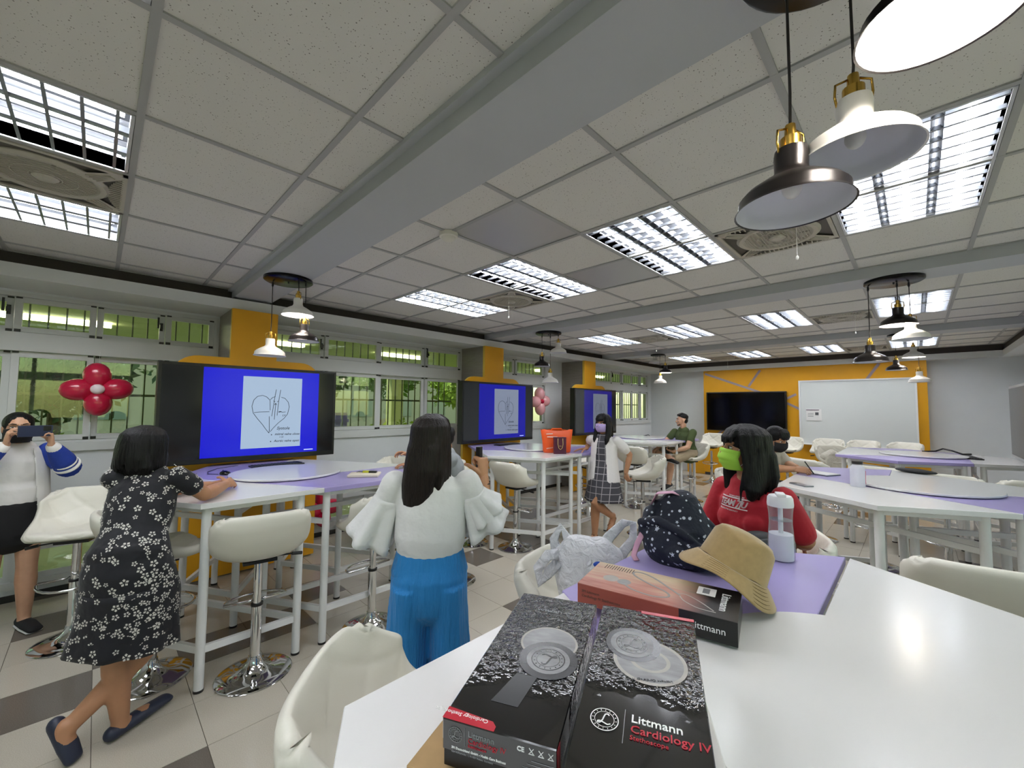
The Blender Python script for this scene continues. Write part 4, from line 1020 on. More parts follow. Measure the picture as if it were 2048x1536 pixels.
stp2 = mat('grey tube print', '8E8C8A', .35)
def ribbon(name, P, w_, m, par):
    Q = []
    for k in range(len(P)*6-5):
        Q.append(sp_([(p[0], p[1], zt) for p in P], min(.9999, k/(len(P)*6-6))))
    mb = MB()
    for a, b in zip(Q, Q[1:]): mb.bar(a, b, w_, .0004, None, (0, 0, 1))
    return mb.obj(name, m, par)
ribbon('printed_tube', [(-.085, -.028), (-.055, -.052), (.0, -.062), (.035, -.045), (.025, -.018), (-.03, .012), (-.075, .045), (-.082, .068), (-.06, .075), (-.02, .055), (.03, .010), (.06, -.018)], .006, stp2, RB)
ribbon('printed_binaural', [(.055, -.010), (.075, -.005), (.11, -.028), (.145, -.062)], .003, sil2, RB); ribbon('printed_binaural', [(.06, -.02), (.075, -.045), (.11, -.066), (.15, -.068)], .003, sil2, RB)
disc(RB, 'printed_bell', (-.128, -.012), .022, zt, sil2); disc(RB, 'printed_bell', (-.088, -.018), .019, zt+.0003, silver); disc(RB, 'printed_ring', (-.088, -.018), .019, zt+.0005, stp2, rin=.014)
mb = MB()
for k in range(12): mb.box((-.17+.0075*k, .052+.002*(k % 3), zt-.0002), (-.1675+.0075*k, .083, zt+.0001))
mb.obj('small_print', mat('dark brown ink', '4A3226', .5), RB)
text('lettering', 'Littmann', .030, frame((.155, .055, zt+.0003), (0, -1, 0), (1, 0, 0)), M_kw, RB)
MB().box((.095, .02, zt), (.14, .07, zt+.0004)).obj('white_sticker', mat('white paper', 'E8E8E6', .6), RB)
MB().box((.108, .03, zt+.0004), (.125, .062, zt+.0006)).obj('bar_code', M_kg, RB)
text('lettering', 'Littmann', .022, frame((.095, -l2-.0009, .020), (1, 0, 0), (0, 0, 1)), M_kw, RB)
text('lettering', '3M Littmann', .010, frame((-.185, -l2-.0003, .034), (1, 0, 0), (0, 0, 1)), MATS['dark brown ink'], RB); text('lettering', 'Cardiology IV Stethoscope', .010, frame((-.185, -l2-.0003, .022), (1, 0, 0), (0, 0, 1)), MATS['dark brown ink'], RB)
pp = tag(MB().box((-.15, -.07, 0), (.17, .07, .031)).obj('paper_bundle', mat('white paper', 'E8E8E6', .6), None, None, loc=(-.50, 1.11, ZT), rot=(0, 0, .22)), 'white folded papers under the reddish brown box', 'papers')

# bucket hat
ht = thing('bucket_hat', 'tan bucket hat lying tilted on the end of the reddish brown box', 'hat', (-.40, 1.325, 1.205))
ht.rotation_euler = V((.33, .34, .88)).to_track_quat('Z', 'Y').to_euler()
M_hat = mat('tan brushed cotton', 'A48B5E', .9, nz=.07, nsc=60, bump=.0008, bsc=25, sheen=.3)
vs, fs = grid(lambda u, v: (lambda r, zz, a: (r*math.cos(a)*(1+.05*math.sin(3*a+v*2)), r*math.sin(a)*(1+.04*math.cos(2*a)), zz+.006*math.sin(4*a+1)*(v > .3)))(*[(.001+.084*math.sin(min(1, v/.45)*PI/2) if v < .45 else .085+.011*(v-.45)/.55), (.085+.030*math.cos(v/.45*PI/2) if v < .45 else .085*(1-(v-.45)/.55)), 2*PI*u]), 40, 18, True)
mb = MB(); mb.add(vs, fs); mb.obj('crown', M_hat, ht, True)
vs, fs = grid(lambda u, v: ((.095+.040*v+.003*math.sin(5*2*PI*u))*math.cos(2*PI*u), (.095+.036*v)*math.sin(2*PI*u), .002-.042*v**1.1+.012*v*math.sin(3*2*PI*u+.5)), 48, 9, True)
mb = MB(); mb.add(vs, fs); o = mb.obj('brim', M_hat, ht, True)
sd_ = o.modifiers.new('t', 'SOLIDIFY'); sd_.thickness = .003
for k in range(6):
    v = .12+.15*k; st = MB().tube([((.096+.040*v)*math.cos(a), (.096+.036*v)*math.sin(a), .0045-.042*v**1.1+.012*v*math.sin(3*a+.5)) for a in [2*PI*q/40 for q in range(40)]], .0007, 4, closed=True).obj('stitch_line', mat('brown thread', '6F5A36', .8), o)
# starry backpack
bk = thing('backpack', 'navy backpack with white stars and pink strap on the lilac tabletop', 'backpack', (-.66, 1.58, ZT), .2)
mb = MB()
mb.tube([(-.02, 0, .06), (.02, .02, .12), (.0, .03, .19)], [(.12, .10), (.115, .095), (.08, .07)], 16, round_caps=True, side=(1, 0, 0))
mb.ball((.12, .0, .06), (.09, .09, .055)); mb.ball((-.10, .04, .14), (.045, .06, .05)); mb.ball((-.12, .0, .10), (.03, .05, .05)); mb.ball((.06, -.05, .05), (.12, .08, .05))
mb.tube([(-.09, .03, .19), (-.02, .0, .225), (.07, .02, .18), (.15, .03, .10)], [.022, .02, .018, .016], 8, round_caps=True)
mb.tube([(-.13, -.03, .13), (-.06, -.07, .16), (.03, -.09, .13), (.1, -.08, .08)], [.018, .016, .014, .012], 8, round_caps=True)
s = Mt('navy starry cloth'); s.set(Roughness=.75)
vo = s.n('TexVoronoi'); vo.inputs['Scale'].default_value = 42; s.l(s.coord('Object'), vo.inputs['Vector'])
n3 = s.n('TexNoise'); n3.inputs['Scale'].default_value = 18; s.l(s.coord('Object'), n3.inputs['Vector'])
th = s.n('Math', operation='MULTIPLY_ADD'); s.l(n3.outputs['Fac'], th.inputs[0]); th.inputs[1].default_value = -.25; s.l(vo.outputs['Distance'], th.inputs[2])
s.l(s.ramp(th.outputs[0], [(.06, 'C9CFDA'), (.10, '161C2C')]), s.b.inputs['Base Color'])
n4 = s.n('TexNoise'); n4.inputs['Scale'].default_value = 16; n4.inputs['Detail'].default_value = 3; s.l(s.coord('Object'), n4.inputs['Vector']); s.bump(n4.outputs['Fac'], .02); M_nav = s.m
link('bag_body', remeshed(mb, .006, 2, M_nav, 'bag_body'), bk)
# star patches
smat = mat('printed star', 'C4CBD8', .6)
bkm = [o for o in bpy.data.objects if o.parent == bk][0].data; r_ = random.Random(5)
mb = MB(); vsx = [v for v in bkm.vertices if v.normal.y < .2 or v.normal.z > .3]
for k in range(46):
    v = r_.choice(vsx); n_ = v.normal; a = n_.orthogonal().normalized(); b = n_.cross(a); R_ = .006+.005*r_.random(); o_ = r_.random()*6
    mb.add([tuple(v.co+n_*.0012+(a*math.cos(o_+PI*q/5)+b*math.sin(o_+PI*q/5))*R_*(1 if q % 2 else .42)) for q in range(10)], [tuple(range(10))])
mb.obj('printed_stars', smat, bk)
pkm = mat('pink webbing', 'D7A6BC', .7)
MB().tube([(-.10, .02, .20), (-.075, .0, .245), (-.02, .0, .255), (.04, .03, .235)], [(.020, .003)]*4, 8, side=(0, 1, 0)).obj('pink_strap', pkm, bk, True)
MB().tube([(-.12, -.04, .10), (-.14, -.06, .05), (-.15, -.07, .01), (-.13, -.10, .004)], [(.011, .002)]*4, 8, side=(1, 0, 0)).obj('pink_strap', pkm, bk, True)
# white water bottle
wbt = thing('water_bottle', 'clear and white water bottle on the lilac tabletop', 'bottle', (-.388, 1.887, ZT), .35)
MB().lathe([(0, 0), (.040, 0), (.0455, .006), (.0465, .04), (.0435, .09), (.0395, .14), (.041, .175), (.044, .205)], 36).obj('bottle_body', M_thin, wbt, 'auto')
MB().lathe([(0, .002), (.041, .003), (.0415, .03), (.0405, .098), (0, .100)], 28).obj('white_canister', mat('white plastic', 'E9E9EC', .35), wbt, 'auto')
MB().lathe([(0, .1), (.0085, .1), (.0085, .205), (0, .205)], 12).obj('stem', MATS['white plastic'], wbt, 'auto')
MB().lathe([(.0, .150), (.0385, .150), (.0385, .152), (.0, .152)], 28).obj('water_surface', M_thin, wbt)
MB().lathe([(.0, .203), (.044, .203), (.045, .212), (.043, .235), (.038, .243), (.0, .245)], 36).obj('lid', MATS['white plastic'], wbt, 'auto')
bevel(MB().box((-.015, -.04, .243), (.015, .02, .254)).obj('flip_spout', MATS['white plastic'], wbt), .003)
# dark messenger bag on the lap
mb_ = thing('messenger_bag', 'dark grey bag on the lap of the woman in the red shirt', 'bag', (-.56, 2.16, .93), math.radians(40))
mb = MB(); mb.box((-.19, -.05, 0), (.17, .06, .13)); mb.ball((.14, .0, .12), (.05, .05, .05)); mb.ball((-.1, 0, .10), (.1, .06, .05)); mb.ball((.03, 0, .13), (.09, .05, .045))
link('bag_body', remeshed(mb, .008, 4, mat('charcoal cloth', '242527', .6, bump=.004, bsc=14), 'bag_body'), mb_)
bevel(MB().add([(-.17, -.055, .12), (.09, -.06, .16), (.10, -.075, .075), (-.16, -.07, .055), (-.17, -.05, .125), (.09, -.05, .165), (.10, -.068, .078), (-.16, -.063, .06)], [(0, 1, 2, 3)[::-1], (4, 5, 6, 7), (0, 1, 5, 4), (1, 2, 6, 5), (2, 3, 7, 6), (3, 0, 4, 7)]).obj('flap', mat('grey cloth flap', '4A4B4D', .6), mb_), .002, 1)
# white carrier bag on the stool
wb_ = thing('carrier_bag', 'crumpled white plastic carrier bag on the stool beside the nearest table', 'bag', (-1.03, 1.52, .80), .5); wb_.scale = (1.0, 1.0, 1.08)
mb = MB(); mb.tube([(0, 0, .03), (0, 0, .12), (.01, 0, .2)], [(.12, .09), (.145, .10), (.14, .085)], 18, round_caps=True, side=(1, 0, 0)); mb.ball((.05, .0, .24), (.07, .06, .05)); mb.ball((.10, .02, .21), (.05, .05, .045)); mb.ball((-.09, 0, .2), (.06, .06, .05))
s = Mt('thin white plastic film'); s.set(Base_Color=lin('E4E5EA'), Roughness=.35, Transmission_Weight=0, Subsurface_Weight=.0)
n4 = s.n('TexNoise'); n4.inputs['Scale'].default_value = 22; n4.inputs['Detail'].default_value = 4; n4.inputs['Distortion'].default_value = 1.5; s.l(s.coord('Object'), n4.inputs['Vector']); s.bump(n4.outputs['Fac'], .022); M_film = s.m
link('bag_body', remeshed(mb, .006, 2, M_film, 'bag_body'), wb_)
MB().tube([(-.13, .0, .20), (-.15, .01, .26), (-.12, .02, .31), (-.09, .01, .27), (-.08, .0, .22)], [(.003, .028), (.003, .020), (.003, .016), (.003, .020), (.003, .028)], 8, side=(0, 1, 0)).obj('handle', M_film, wb_, True)
MB().tube([(-.12, -.05, .22), (-.16, -.07, .22), (-.20, -.09, .17), (-.19, -.09, .12), (-.16, -.07, .15), (-.12, -.05, .19)], [(.003, .022)]*6, 8, side=(0, 1, -.3)).obj('handle', M_film, wb_, True)
MB().tube([(.05, .0, .22), (.09, .01, .29), (.15, .03, .345), (.19, .05, .34), (.19, .05, .28), (.15, .04, .23), (.12, .02, .20)], [(.003, .032), (.003, .022), (.003, .017), (.003, .016), (.003, .018), (.003, .022), (.003, .028)], 8, side=(0, 1, 0)).obj('handle', M_film, wb_, True)
MB().ball((.045, -.072, .205), (.028, .012, .014), None, 10, 8).obj('blue_packet', mat('blue packet', '1E4CB4', .3), wb_, True)
# cream knit cloth on the far stool
kn = thing('knit_cloth', 'cream knit cloth draped over the far stool', 'cloth', (-1.05, 8.9, .86), .5)
mb = MB(); mb.tube([(-.1, 0, .0), (0, 0, .06), (.1, 0, .0)], [(.12, .06), (.13, .07), (.11, .05)], 14, round_caps=True); mb.ball((.05, -.1, -.12), (.12, .05, .16)); mb.ball((-.06, -.1, -.08), (.08, .05, .12))
link('folded_cloth', remeshed(mb, .012, 3, mat('cream knit', 'D8D4C6', .95, bump=.01, bsc=30), 'folded_cloth'), kn)
# ------------------------------------------------------------ people
def skinmat(n, c):
    s = Mt(n); s.set(Base_Color=lin(c), Roughness=.5, Subsurface_Weight=.08); s.b.inputs['Subsurface Radius'].default_value = (.01, .004, .002)
    t = s.n('TexNoise'); t.inputs['Scale'].default_value = 14; s.l(s.coord('Object'), t.inputs['Vector'])
    a = lin(c)[:3]; s.l(s.ramp(t.outputs['Fac'], [(.3, tuple(x*.92 for x in a)), (.7, tuple(min(1, x*1.06) for x in a))]), s.b.inputs['Base Color']); return s.m
M_sk = skinmat('light skin', 'C79B7E'); M_sk2 = skinmat('tan skin', 'B58462')
def hairmat(n, c):
    s = Mt(n); s.set(Base_Color=lin(c), Roughness=.45, Specular_IOR_Level=.25)
    t = s.n('TexNoise'); t.inputs['Scale'].default_value = 90; t.inputs['Detail'].default_value = 3; s.l(s.coord('Object', (1.6, 1.6, .07)), t.inputs['Vector']); s.bump(t.outputs['Fac'], .006)
    a = lin(c)[:3]; s.l(s.ramp(t.outputs['Fac'], [(.35, tuple(x*.6 for x in a)), (.7, tuple(x*1.5 for x in a))]), s.b.inputs['Base Color']); return s.m
M_hb = hairmat('black hair', '090808'); M_hbr = hairmat('dark brown hair', '17100D')
M_lip = mat('lips', '9A5A50', .5); M_eyew = mat('eye white', 'D8D4CE', .3); M_eyed = mat('dark iris', '120C0A', .2)
def cloth(n, c, nz=.05, b=.012, bs=9, r=.8): return mat(n, c, r, nz=nz, nsc=5, bump=b, bsc=bs, sheen=.1)
def rotv(v, ax, a): return Matrix.Rotation(a, 3, ax) @ v
class Person:
    def __init__(s, name_label, loc, deg, skin, vox=.009):
        s.h = math.radians(deg); s.loc = V((loc[0], loc[1], 0)); s.skin = skin; s.vox = vox
        s.t = thing('person', name_label, 'person', (loc[0], loc[1], loc[2] if len(loc) > 2 else 0)); s.z0 = s.t.location.z
        s.F = V((math.cos(s.h), math.sin(s.h), 0)); s.R = V((math.sin(s.h), -math.cos(s.h), 0)); s.U = V((0, 0, 1))
        s.body = MB(); s.head = MB(); s.hands = MB()
    def p(s, x, y, z): return s.R*x+s.F*y+s.U*(z-s.z0)
    def w(s, x, y, z): return V((x, y, z))-s.loc-V((0, 0, s.z0))
    def torso(s, mb, pel, ch, nk, rr, side=None, g=0):
        """rr radii list of (a,b) for pelvis bottom, pelvis, waist, chest, upper chest, shoulder line"""
        side = side or s.R; pts = [pel-s.U*.07, pel+s.U*.02, pel.lerp(ch, .5), ch, ch.lerp(nk, .55), ch.lerp(nk, .9)]
        mb.tube(pts, [(a+g, b+g) for a, b in rr], 18, round_caps=True, side=side); return pts
    def limb(s, mb, a, b, c, ra, rb, rc, n=12):
        d = a.lerp(b, .5); e = b.lerp(c, .3)
        mb.tube([a, d, b, e, c], [ra, (ra+rb)/2*1.02, rb, rb*1.06, rc], n, round_caps=True)
    def foot(s, mb, an, toe, r=.036):
        d = (toe-an); hd = V((d.x, d.y, 0)).normalized() if V((d.x, d.y, 0)).length > .03 else s.F
        heel = an-hd*.03-s.U*.035 if d.z > -.1 else an-d.normalized()*.01
        mb.tube([an+s.U*.02, an-s.U*.02], [r, r*1.05], 10, round_caps=True)
        mb.tube([heel, an.lerp(toe, .45)-s.U*.012, toe], [(r*.85, r*.75), (r*1.1, r*.75), (r*.95, r*.5)], 12, round_caps=True, side=hd.cross(s.U))
    def shoe(s, an, toe, m, sole=None, r=.046, name='shoe'):
        d = toe-an; hd = V((d.x, d.y, 0)); hd = hd.normalized() if hd.length > .03 else s.F
        mb = MB(); heel = an-hd*.035-s.U*.035 if d.z > -.1 else an-d.normalized()*.03-hd*.03
        mb.tube([heel, an.lerp(toe, .45)-s.U*.018, toe+d.normalized()*.012], [(r*.8, r*.8), (r, r*.72), (r*.92, r*.5)], 16, round_caps=True, side=hd.cross(s.U))
        o = link(name, remeshed(mb, .005, 2, m, name), s.t)
        if sole:
            mb = MB(); dn = (d.normalized().cross(hd.cross(s.U))).normalized(); dn = dn if dn.z < 0 else -dn
            mb.tube([heel+dn*r*.55, an.lerp(toe, .45)-s.U*.018+dn*r*.52, toe+dn*r*.36+d.normalized()*.014], [(r*.84, .010), (r*1.03, .010), (r*.95, .010)], 14, round_caps=True, side=hd.cross(s.U))
            mb.obj('sole', sole, o, True)
        return o
    def hand(s, wr, d, pn, right=True, curl=.5, sc=1., thumb=.3, spread=.08, curls=None):
        mb = s.hands; d = V(d).normalized(); pn = V(pn); pn = (pn-d*pn.dot(d)).normalized()
        t = d.cross(pn)*(1 if right else -1); L_ = lambda x: x*sc
        mb.tube([wr-d*.012, wr+d*L_(.03), wr+d*L_(.06), wr+d*L_(.084)], [(L_(.023), L_(.018)), (L_(.031), L_(.017)), (L_(.037), L_(.0145)), (L_(.036), L_(.011))], 14, round_caps=True, side=t)
        for k, (off, ln, rr) in enumerate(((.029, .070, .0082), (.010, .079, .0085), (-.010, .073, .0081), (-.028, .057, .0072))):
            b = wr+d*L_(.083-.004*(k == 3)-.003*(k == 0))+t*L_(off); c = curls[k] if curls else curl*(1+.12*k)
            dd = (d+t*spread*(1.2-k*.8)).normalized(); ax = dd.cross(pn).normalized(); pts = [b-dd*.012, b]
            for q, f in enumerate((.45, .30, .25)):
                dd = rotv(dd, ax, c*(.75, 1.1, .8)[q]); b = b+dd*L_(ln*f); pts.append(b)
            mb.tube(pts, [L_(rr*x) for x in (1.05, 1.05, 1, .92, .78)], 8, round_caps=True)
        b = wr+d*L_(.022)+t*L_(.022)+pn*.004; dd = (d*.62+t*.75+pn*.25).normalized(); ax = dd.cross((pn-t*.4).normalized()).normalized(); pts = [b-dd*.01, b]
        for q, f in enumerate((.040, .031, .026)):
            b = b+dd*L_(f); pts.append(b); dd = rotv(dd, ax, thumb)
        mb.tube(pts, [L_(x) for x in (.012, .0135, .011, .0095, .008)], 8, round_caps=True)
    def set_head(s, c, deg, pitch=0, sc=1., neck=None, tilt=0):
        a = math.radians(deg); f = V((math.cos(a)*math.cos(pitch), math.sin(a)*math.cos(pitch), math.sin(pitch))); r = V((math.sin(a), -math.cos(a), 0)); u = r.cross(f)
        r = r*math.cos(tilt)+u*math.sin(tilt); u = r.cross(f)
        s.hc, s.hf, s.hr, s.hu, s.hs = c, f, r, u, sc
        H = s.H = lambda x, y, z: c+(r*x+f*y+u*z)*sc
        R = Matrix((r, f, u)).transposed(); mb = s.head
        mb.ball(H(0, -.01, .028), [q*sc for q in (.071, .088, .082)], None, 20, 14, R)
        mb.ball(H(0, .026, -.012), [q*sc for q in (.060, .058, .080)], None, 16, 12, R)
        mb.ball(H(0, .040, -.070), [q*sc for q in (.040, .042, .034)], None, 14, 10, R)
        mb.ball(H(0, .064, -.091), [q*sc for q in (.019, .018, .014)], None, 10, 8, R)
        for x in (-1, 1):
            mb.ball(H(x*.038, .056, -.022), [q*sc for q in (.021, .019, .02)], None, 10, 8, R)     # cheek
            mb.tube([H(x*.012, .083, .030), H(x*.045, .070, .032)], sc*.008, 8, round_caps=True)    # brow ridge
            mb.ball(H(x*.073, -.008, -.008), [q*sc for q in (.008, .017, .029)], None, 10, 8, R)    # ear
        mb.tube([H(0, .081, .018), H(0, .094, -.006), H(0, .103, -.024)], [sc*.007, sc*.009, sc*.0115], 8, round_caps=True)
        for x in (-1, 1): mb.ball(H(x*.011, .091, -.027), sc*.0085, None, 8, 6)
        mb.tube([H(-.017, .080, -.052), H(0, .087, -.050), H(.017, .080, -.052)], sc*.0065, 8, round_caps=True)
        mb.tube([H(-.014, .079, -.060), H(0, .085, -.061), H(.014, .079, -.060)], sc*.0068, 8, round_caps=True)
        if neck is not None: mb.tube([neck-s.U*.03, H(0, -.018, -.075), H(0, -.012, -.03)], [(.052*sc, .052*sc), (.048*sc, .05*sc), (.045*sc, .05*sc)], 14, round_caps=True)
    def face(s, lips=True, brow=.0034, smile=False):
        H, sc = s.H, s.hs; R = Matrix((s.hr, s.hf, s.hu)).transposed()
        for x in (-1, 1):
            e = MB().ball(H(x*.031, .0735, .008), [q*sc for q in (.0135, .0085, .007)], None, 14, 10, R).obj('eye', M_eyew, s.t, True)
            MB().ball(H(x*.031, .0805, .008), [q*sc for q in (.0058, .003, .0058)], None, 12, 8, R).obj('iris', M_eyed, e, True)
            MB().tube([H(x*.017, .080, .0135), H(x*.031, .0825, .0165), H(x*.046, .073, .0135)], .0016*sc, 6).obj('eyelid', M_eyed, e, True)
            MB().tube([H(x*.014, .0895, .031), H(x*.034, .083, .036), H(x*.052, .068, .031)], [brow*sc, brow*1.1*sc, brow*.5*sc], 6).obj('eyebrow', M_hb, s.t, True)
        if lips:
            MB().tube([H(-.021, .081, -.0545), H(-.008, .0895, -.0515), H(0, .0905, -.053), H(.008, .0895, -.0515), H(.021, .081, -.0545)], [.0022*sc, .004*sc, .004*sc, .004*sc, .0022*sc], 8).tube([H(-.018, .0815, -.057), H(0, .0895, -.0605), H(.018, .0815, -.057)], [.0022*sc, .0045*sc, .0022*sc], 8).obj('lips', M_lip, s.t, True)
    def mask(s, m, loop='white elastic', pleats=True, pat=None):
        H, sc = s.H, s.hs
        def f(u, v):
            a = (u-.5)*2; x = .069*math.sin(a*1.35)/math.sin(1.35); zz = -.006-.094*v+(.010*(1-abs(a)**1.5) if v < .3 else 0)
            dep = .114-.062*abs(a)**2.2-.022*abs(v-.40)*1.6-.012*(v > .75)*(v-.75)*4+(.003*math.sin(v*PI*7) if pleats else 0)*(1-abs(a))
            return tuple(H(x*(1-.18*max(0, v-.5)*2), dep, zz))
        vs, fs = grid(f, 18, 18); mb = MB(); mb.add(vs, [q[::-1] for q in fs]); o = mb.obj('face_mask', m, s.t, True)
        q = o.modifiers.new('t', 'SOLIDIFY'); q.thickness = .003*sc
        el = mat(loop, 'E8E8EA', .6)
        for x in (-1, 1):
            MB().tube([H(x*.066, .050, .0), H(x*.074, .01, .018), H(x*.078, -.022, .0), H(x*.074, .0, -.035), H(x*.06, .045, -.085)], .0014*sc, 6).obj('ear_loop', el if m is not M_mblk else m, o, True)
        if pat: pat(o)
        return o
    def hair(s, lumps, m, vox=.006, name='hair', sm=2, locks=0, ln=.3, seed=1, a0=-150, a1=-30, wave=.006, rx=.088, ry=.105, fringe=0):
        mb = MB(); R = Matrix((s.hr, s.hf, s.hu)).transposed(); q = random.Random(seed)
        for k in range(locks):
            a = math.radians(a0+(a1-a0)*(k+.5)/locks+q.uniform(-4, 4)); L_ = ln*q.uniform(.86, 1.06); P_ = []; ph = q.random()*6
            for i in range(7):
                t_ = i/6; zz = .07-(.07+L_)*t_; e = 1+.14*math.sin(min(1, t_*1.6)*PI/2)-.12*max(0, t_-.75)*4*q.random()
                P_.append((rx*e*math.cos(a+wave*8*math.sin(ph+t_*7)), -.012+ry*e*math.sin(a+wave*8*math.sin(ph+t_*7)), zz))
            P_.insert(0, (P_[0][0]*.78, P_[0][1]*.78, .098)); P_.insert(0, (P_[0][0]*.35, P_[0][1]*.35, .122)); mb.tube([s.H(*p_) for p_ in P_], [x*s.hs for x in (.008, .012, .014, .015, .014, .013, .012, .008, .003)], 8, round_caps=True)
        for k in range(fringe):
            x = -.058+.116*(k+.5)/fringe+q.uniform(-.003, .003); y = math.sqrt(max(0, 1-(x/.085)**2)); mb.tube([s.H(x*.6, .03, .115), s.H(x*.95, .070*y, .092), s.H(x*1.02, .094*y, .058), s.H(x*1.05, .098*y, .030+q.uniform(-.006, .008))], [.010, .011, .009, .003], 8, round_caps=True)
        for l_ in lumps:
            if l_[0] == 'b': mb.ball(s.H(*l_[1]), [q*s.hs for q in l_[2]], None, 20, 14, R)
            else: mb.tube([s.H(*q) for q in l_[1]], [tuple(x*s.hs for x in q) for q in l_[2]], 14, round_caps=True, side=s.hr if len(l_) < 4 else (s.hr*l_[3][0]+s.hf*l_[3][1]))
        return link(name, remeshed(mb, vox, sm, m, name), s.t)
    def done(s):
        me = remeshed(s.body, s.vox, 3, s.skin, 'body'); bm = bmesh.new(); bm.from_mesh(me)
        for src, vx, sm in ((s.head, .0042, 3), (s.hands, .0036, 1)):
            if src.v:
                m_ = remeshed(src, vx, sm, s.skin, 'x'); bm.from_mesh(m_); bpy.data.meshes.remove(m_)
        for f in bm.faces: f.smooth = True
        bm.to_mesh(me); bm.free(); link('body', me, s.t)
    def wear(s, name, mb, m, vox=.009, sm=4): return link(name, remeshed(mb, vox, sm, m, name), s.t)
def joint(a, c, l1, l2, pole):
    """two-bone joint between a and c bending towards pole"""
    d = c-a; D = min(d.length, (l1+l2)*.999); u = d.normalized(); x = (l1*l1-l2*l2+D*D)/(2*D); h = math.sqrt(max(0, l1*l1-x*x))
    q = pole-a; q = (q-u*q.dot(u)).normalized(); return a+u*x+q*h
def drape(rings, side, nf=9, amp=.02, nu=64, ph=0, sub=4, start=.2):
    """open draped tube through rings (centre, ra, rb); folds grow downwards"""
    R_ = []; n = len(rings)-1
    for k in range(n*sub+1): t = min(.9999, k/(n*sub)); R_.append(sp_([tuple(r[0])+(r[1], r[2]) for r in rings], t)+(k/(n*sub),))
    vs = []; side = V(side)
    for i, r in enumerate(R_):
        c = V(r[:3]); d = (V(R_[min(i+1, len(R_)-1)][:3])-V(R_[max(i-1, 0)][:3])).normalized(); x = (side-d*side.dot(d)).normalized(); y = d.cross(x)
        for k in range(nu):
            a = 2*PI*k/nu; f = 1+max(0, r[5]-start)*amp/max(.03, r[3])*(math.sin(nf*a+ph+r[5])+.5*math.sin((nf*2-3)*a+1.7*ph))
            vs.append(tuple(c+x*r[3]*f*math.cos(a)+y*r[4]*f*math.sin(a)))
    m_ = len(R_); fs = [(i*nu+k, i*nu+(k+1) % nu, (i+1)*nu+(k+1) % nu, (i+1)*nu+k) for i in range(m_-1) for k in range(nu)]
    return vs, fs
def sheet(P, name, vs, fs, m, th=.003, parent=None):
    mb = MB(); mb.add(vs, fs); o = mb.obj(name, m, parent or P.t, True); q = o.modifiers.new('t', 'SOLIDIFY'); q.thickness = th; q.offset = 0; return o
def scatter(o, n, fn, m, name, seed=3, flt=None):
    """flat printed motifs laid on a garment surface"""
    r_ = random.Random(seed); me = o.data; fcs = [f for f in me.polygons if (flt is None or flt(f))]; wts = []; acc = 0
    for f in fcs: acc += f.area; wts.append(acc)
    import bisect
    mb = MB(); used = []
    for _ in range(n*3):
        f = fcs[bisect.bisect(wts, r_.random()*acc) % len(fcs)]; c = f.center
        if any((c-q).length < .021 for q in used): continue
        used.append(c.copy()); nn = f.normal; a = nn.orthogonal().normalized(); a = Matrix.Rotation(r_.random()*6.28, 3, nn) @ a; b = nn.cross(a); fn(mb, c+nn*.0025, a, b, r_)
        if len(used) >= n: break
    q = mb.obj(name, m, o); q['kind'] = 'stuff'; return q
FEM = [(.150, .105), (.158, .112), (.125, .092), (.138, .10), (.135, .09), (.09, .06)]
M_mblk = mat('black face mask', '111013', .8)

def open_front(o, P, z0, z1, w0, w1, xo=0):
    bm = bmesh.new(); bm.from_mesh(o.data); dl = []
    for f in bm.faces:
        c = f.calc_center_median(); x = c.dot(P.R)-xo; y = c.dot(P.F); z = c.z+P.z0
        if z < z0+.012 or (y > .0 and z < z1 and abs(x) < w0+(w1-w0)*(z-z0)/(z1-z0)): dl.append(f)
    bmesh.ops.delete(bm, geom=dl, context='FACES'); bm.to_mesh(o.data); bm.free(); q = o.modifiers.new('t', 'SOLIDIFY'); q.thickness = .004; q.offset = 0
# --- 1. woman in the floral dress, leaning on the first table
P = Person('woman with black bob in a black floral dress leaning on the first table', (-2.87, .14), 155, M_sk2)
pel, ch, nk = P.w(-2.855, .15, .87), P.w(-2.96, .19, 1.10), P.w(-3.03, .215, 1.29)
tp = P.torso(P.body, pel, ch, nk, FEM)
shR, shL = P.w(-2.93, .335, 1.262), P.w(-3.05, .085, 1.262)
elR, elL = P.w(-2.985, .47, 1.135), P.w(-3.24, .26, 1.14)
wrR, wrL = P.w(-3.24, .62, 1.14), P.w(-3.34, .55, 1.13)
for a, b, c in ((shR, elR, wrR), (shL, elL, wrL)): P.limb(P.body, a, b, c, .048, .040, .026)
P.hand(wrR, (-.75, .55, .02), (-.3, -.5, -.5), True, .35, 1.0); P.hand(wrL, (-.55, .75, .0), (.4, .3, -.7), False, .45, 1.0)
hR, hL = pel+P.R*.085-P.U*.04, pel-P.R*.085-P.U*.04
knL, anL, toL = P.w(-2.87, .12, .45), P.w(-2.89, .155, .075), P.w(-3.02, .335, .03)
knR, anR, toR = P.w(-2.925, .29, .43), P.w(-2.865, -.035, .14), P.w(-2.835, -.005, .035)
P.limb(P.body, hL, knL, anL, .082, .056, .036); P.limb(P.body, hR, knR, anR, .082, .055, .035)
P.foot(P.body, anL, toL); P.foot(P.body, anR, toR)
P.set_head(P.w(-3.055, .20, 1.415), 135, -.1, 1.0, nk); P.face()
